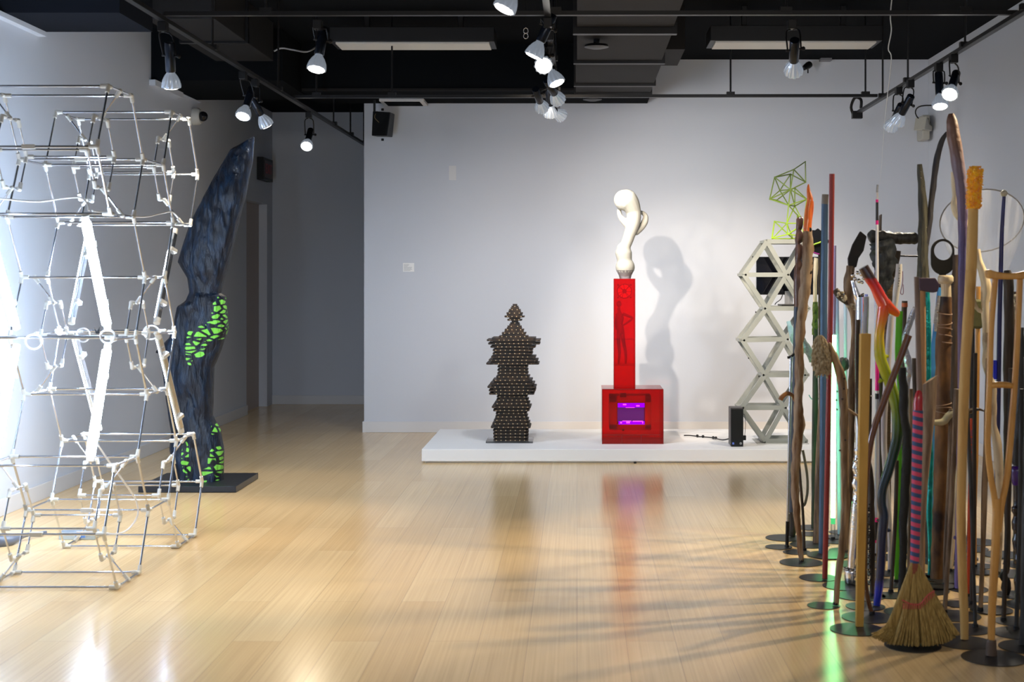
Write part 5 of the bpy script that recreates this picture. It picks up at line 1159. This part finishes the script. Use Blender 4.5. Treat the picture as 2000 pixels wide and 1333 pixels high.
t, D = simple('lumpy_stick', 'dark stick with a lumpy whitish growth, behind the right crutch upright', (1984,1105), [(1984,570),(1983,620),(1984,800)], [4,5,5,5], W2)
mb = MB(); rnd = random.Random(8)
for k in range(26): mb.sphere(P(1983+rnd.uniform(-6,6), rnd.uniform(574,622), D)+Vector((0,rnd.uniform(-.02,0),0)), rnd.uniform(.007,.012), 8)
mb.build('white_growth', mat('whitish_growth', (.38,.37,.32), .8, bump=.5), t)
t, D = simple('thin_stick', 'thin reddish brown stick with a purple foot, left of the crutch', (1919,1116), [(1926,800),(1925,880),(1921,960)], [4,4.5,4.5,4], woodm('red_brown_wood', (.09,.04,.02), (.17,.08,.04)))
shaft(t, D, [(1919,1098),(1919,1116)], 4.6, mat('plum_paint', (.09,.02,.09), .5), 'plum_foot', sub=1)
t, D = root('horned_stick', 'slim stick with a long curved horn fixed crosswise below the leather wrapping', 'walking stick', 1846, 1145)
shaft(t, D, [(1858,800),(1854,950),(1848,1060),(1846,1144)], [5,5.5,5,5], W1)
shaft(t, D, [(1801,826),(1812,826),(1830,826),(1843,824),(1852,814),(1862,806),(1874,803)], [4,5,6,7,7.5,7,4], mat('horn_cream', (.40,.36,.20), .5, col2=(.58,.53,.36), scale=12, bump=.4), 'horn', seg=14)
shaft(t, D, [(1888,806),(1897,803),(1908,800),(1916,801),(1924,805)], [6,5,3.4,2.2,.8], mat('dark_horn', (.06,.035,.02), .35), 'horn_tip'); shaft(t, D, [(1860,806),(1875,803),(1890,805)], [4,6,6], mat('yellow_tape', (.62,.42,.02), .4), 'yellow_joint')
# rear rows seen only as feet and slivers
rear = [(1655,1042,1653,760,4,W2,'slim dark stick at the back, foot between the two clear rods'),
 (1862,1052,1864,620,4,W3,'brown stick in the farthest row behind the fuzzy-topped post'),
 (1893,1060,1899,600,5,W7,'black stick in the farthest row between post and tan pole'),
 (1846,1062,1853,640,5,W1,'grey stick in the farthest row behind the leather-bound post'),
 (1790,1080,1786,700,5,W2,'dark stick hidden behind the upper broom handle'),
 (1690,1108,1699,740,4.4,W2,'dark thorny stick right behind the honey-coloured post'),
 (1845,1200,1868,760,5,W1,'grey stick whose foot stands right of the broom bristles'),
 (1915,1195,1930,700,5,W6,'tan stick immediately left of the crutch leg'),
 (1960,1215,1975,720,5,W2,'dark thin stick right of the crutch leg, middle row'),
 (1905,1228,1884,700,4,W7,'thin black stick hugging the fuzzy-topped post'),
 (1985,1232,1996,760,5,W7,'black stick near the right edge beside the charred post'),
 (1775,1120,1779,760,4,W1,'grey stick between black club and broom handle'),
 (1740,1160,1752,900,4,W2,'short dark stick behind the blue foot of the rainbow branch')]
for (bx, by, tx_, ty_, r_, m_, lb) in rear: simple('wooden_stick', lb, (bx,by), [(tx_,ty_),((tx_+bx)/2+2,(ty_+by)/2)], [r_,r_,r_*.9], m_, amp=.08)

# ------------------------------------------------------------ black discs: spread so that each lies flat beside its neighbours
for it in range(600):
    for a in range(len(DISCS)):
        for b in range(a+1, len(DISCS)):
            A, B = DISCS[a], DISCS[b]; dx_, dy_ = B[1]-A[1], B[2]-A[2]; d_ = math.hypot(dx_, dy_) or 1e-4; mn = A[5]+B[5]+.002
            if d_ < mn:
                k_ = (mn-d_)/d_*.5; A[1] -= dx_*k_; A[2] -= dy_*k_; B[1] += dx_*k_; B[2] += dy_*k_
    for A in DISCS:
        dx_, dy_ = A[1]-A[3], A[2]-A[4]; d_ = math.hypot(dx_, dy_); lim = .050
        if d_ > lim: A[1] = A[3]+dx_/d_*lim; A[2] = A[4]+dy_/d_*lim
left = []
for a in range(len(DISCS)):
    for b in range(a+1, len(DISCS)):
        A, B = DISCS[a], DISCS[b]; d_ = math.hypot(B[1]-A[1], B[2]-A[2])
        if d_ < A[5]+B[5]:                       # still touching: the farther disc is a little smaller
            q = B if B[2] > A[2] else A; o_ = A if q is B else B
            q[5] = max(.070, min(q[5], d_-o_[5]-.001))
for k, (t, x, y_, fx, fy, R) in enumerate(DISCS):
    lv = 0
    for k2 in range(k):
        B = DISCS[k2]
        if math.hypot(B[1]-x, B[2]-y_) < B[5]+R-.0005: lv = (k % 3)
    MB().lathe((x, y_, .0006+lv*.0028), (0,0,1), [(0,R-.001),(.001,R),(.0026,R)], 48).build('base_disc', M['disc'], t, angle=30)
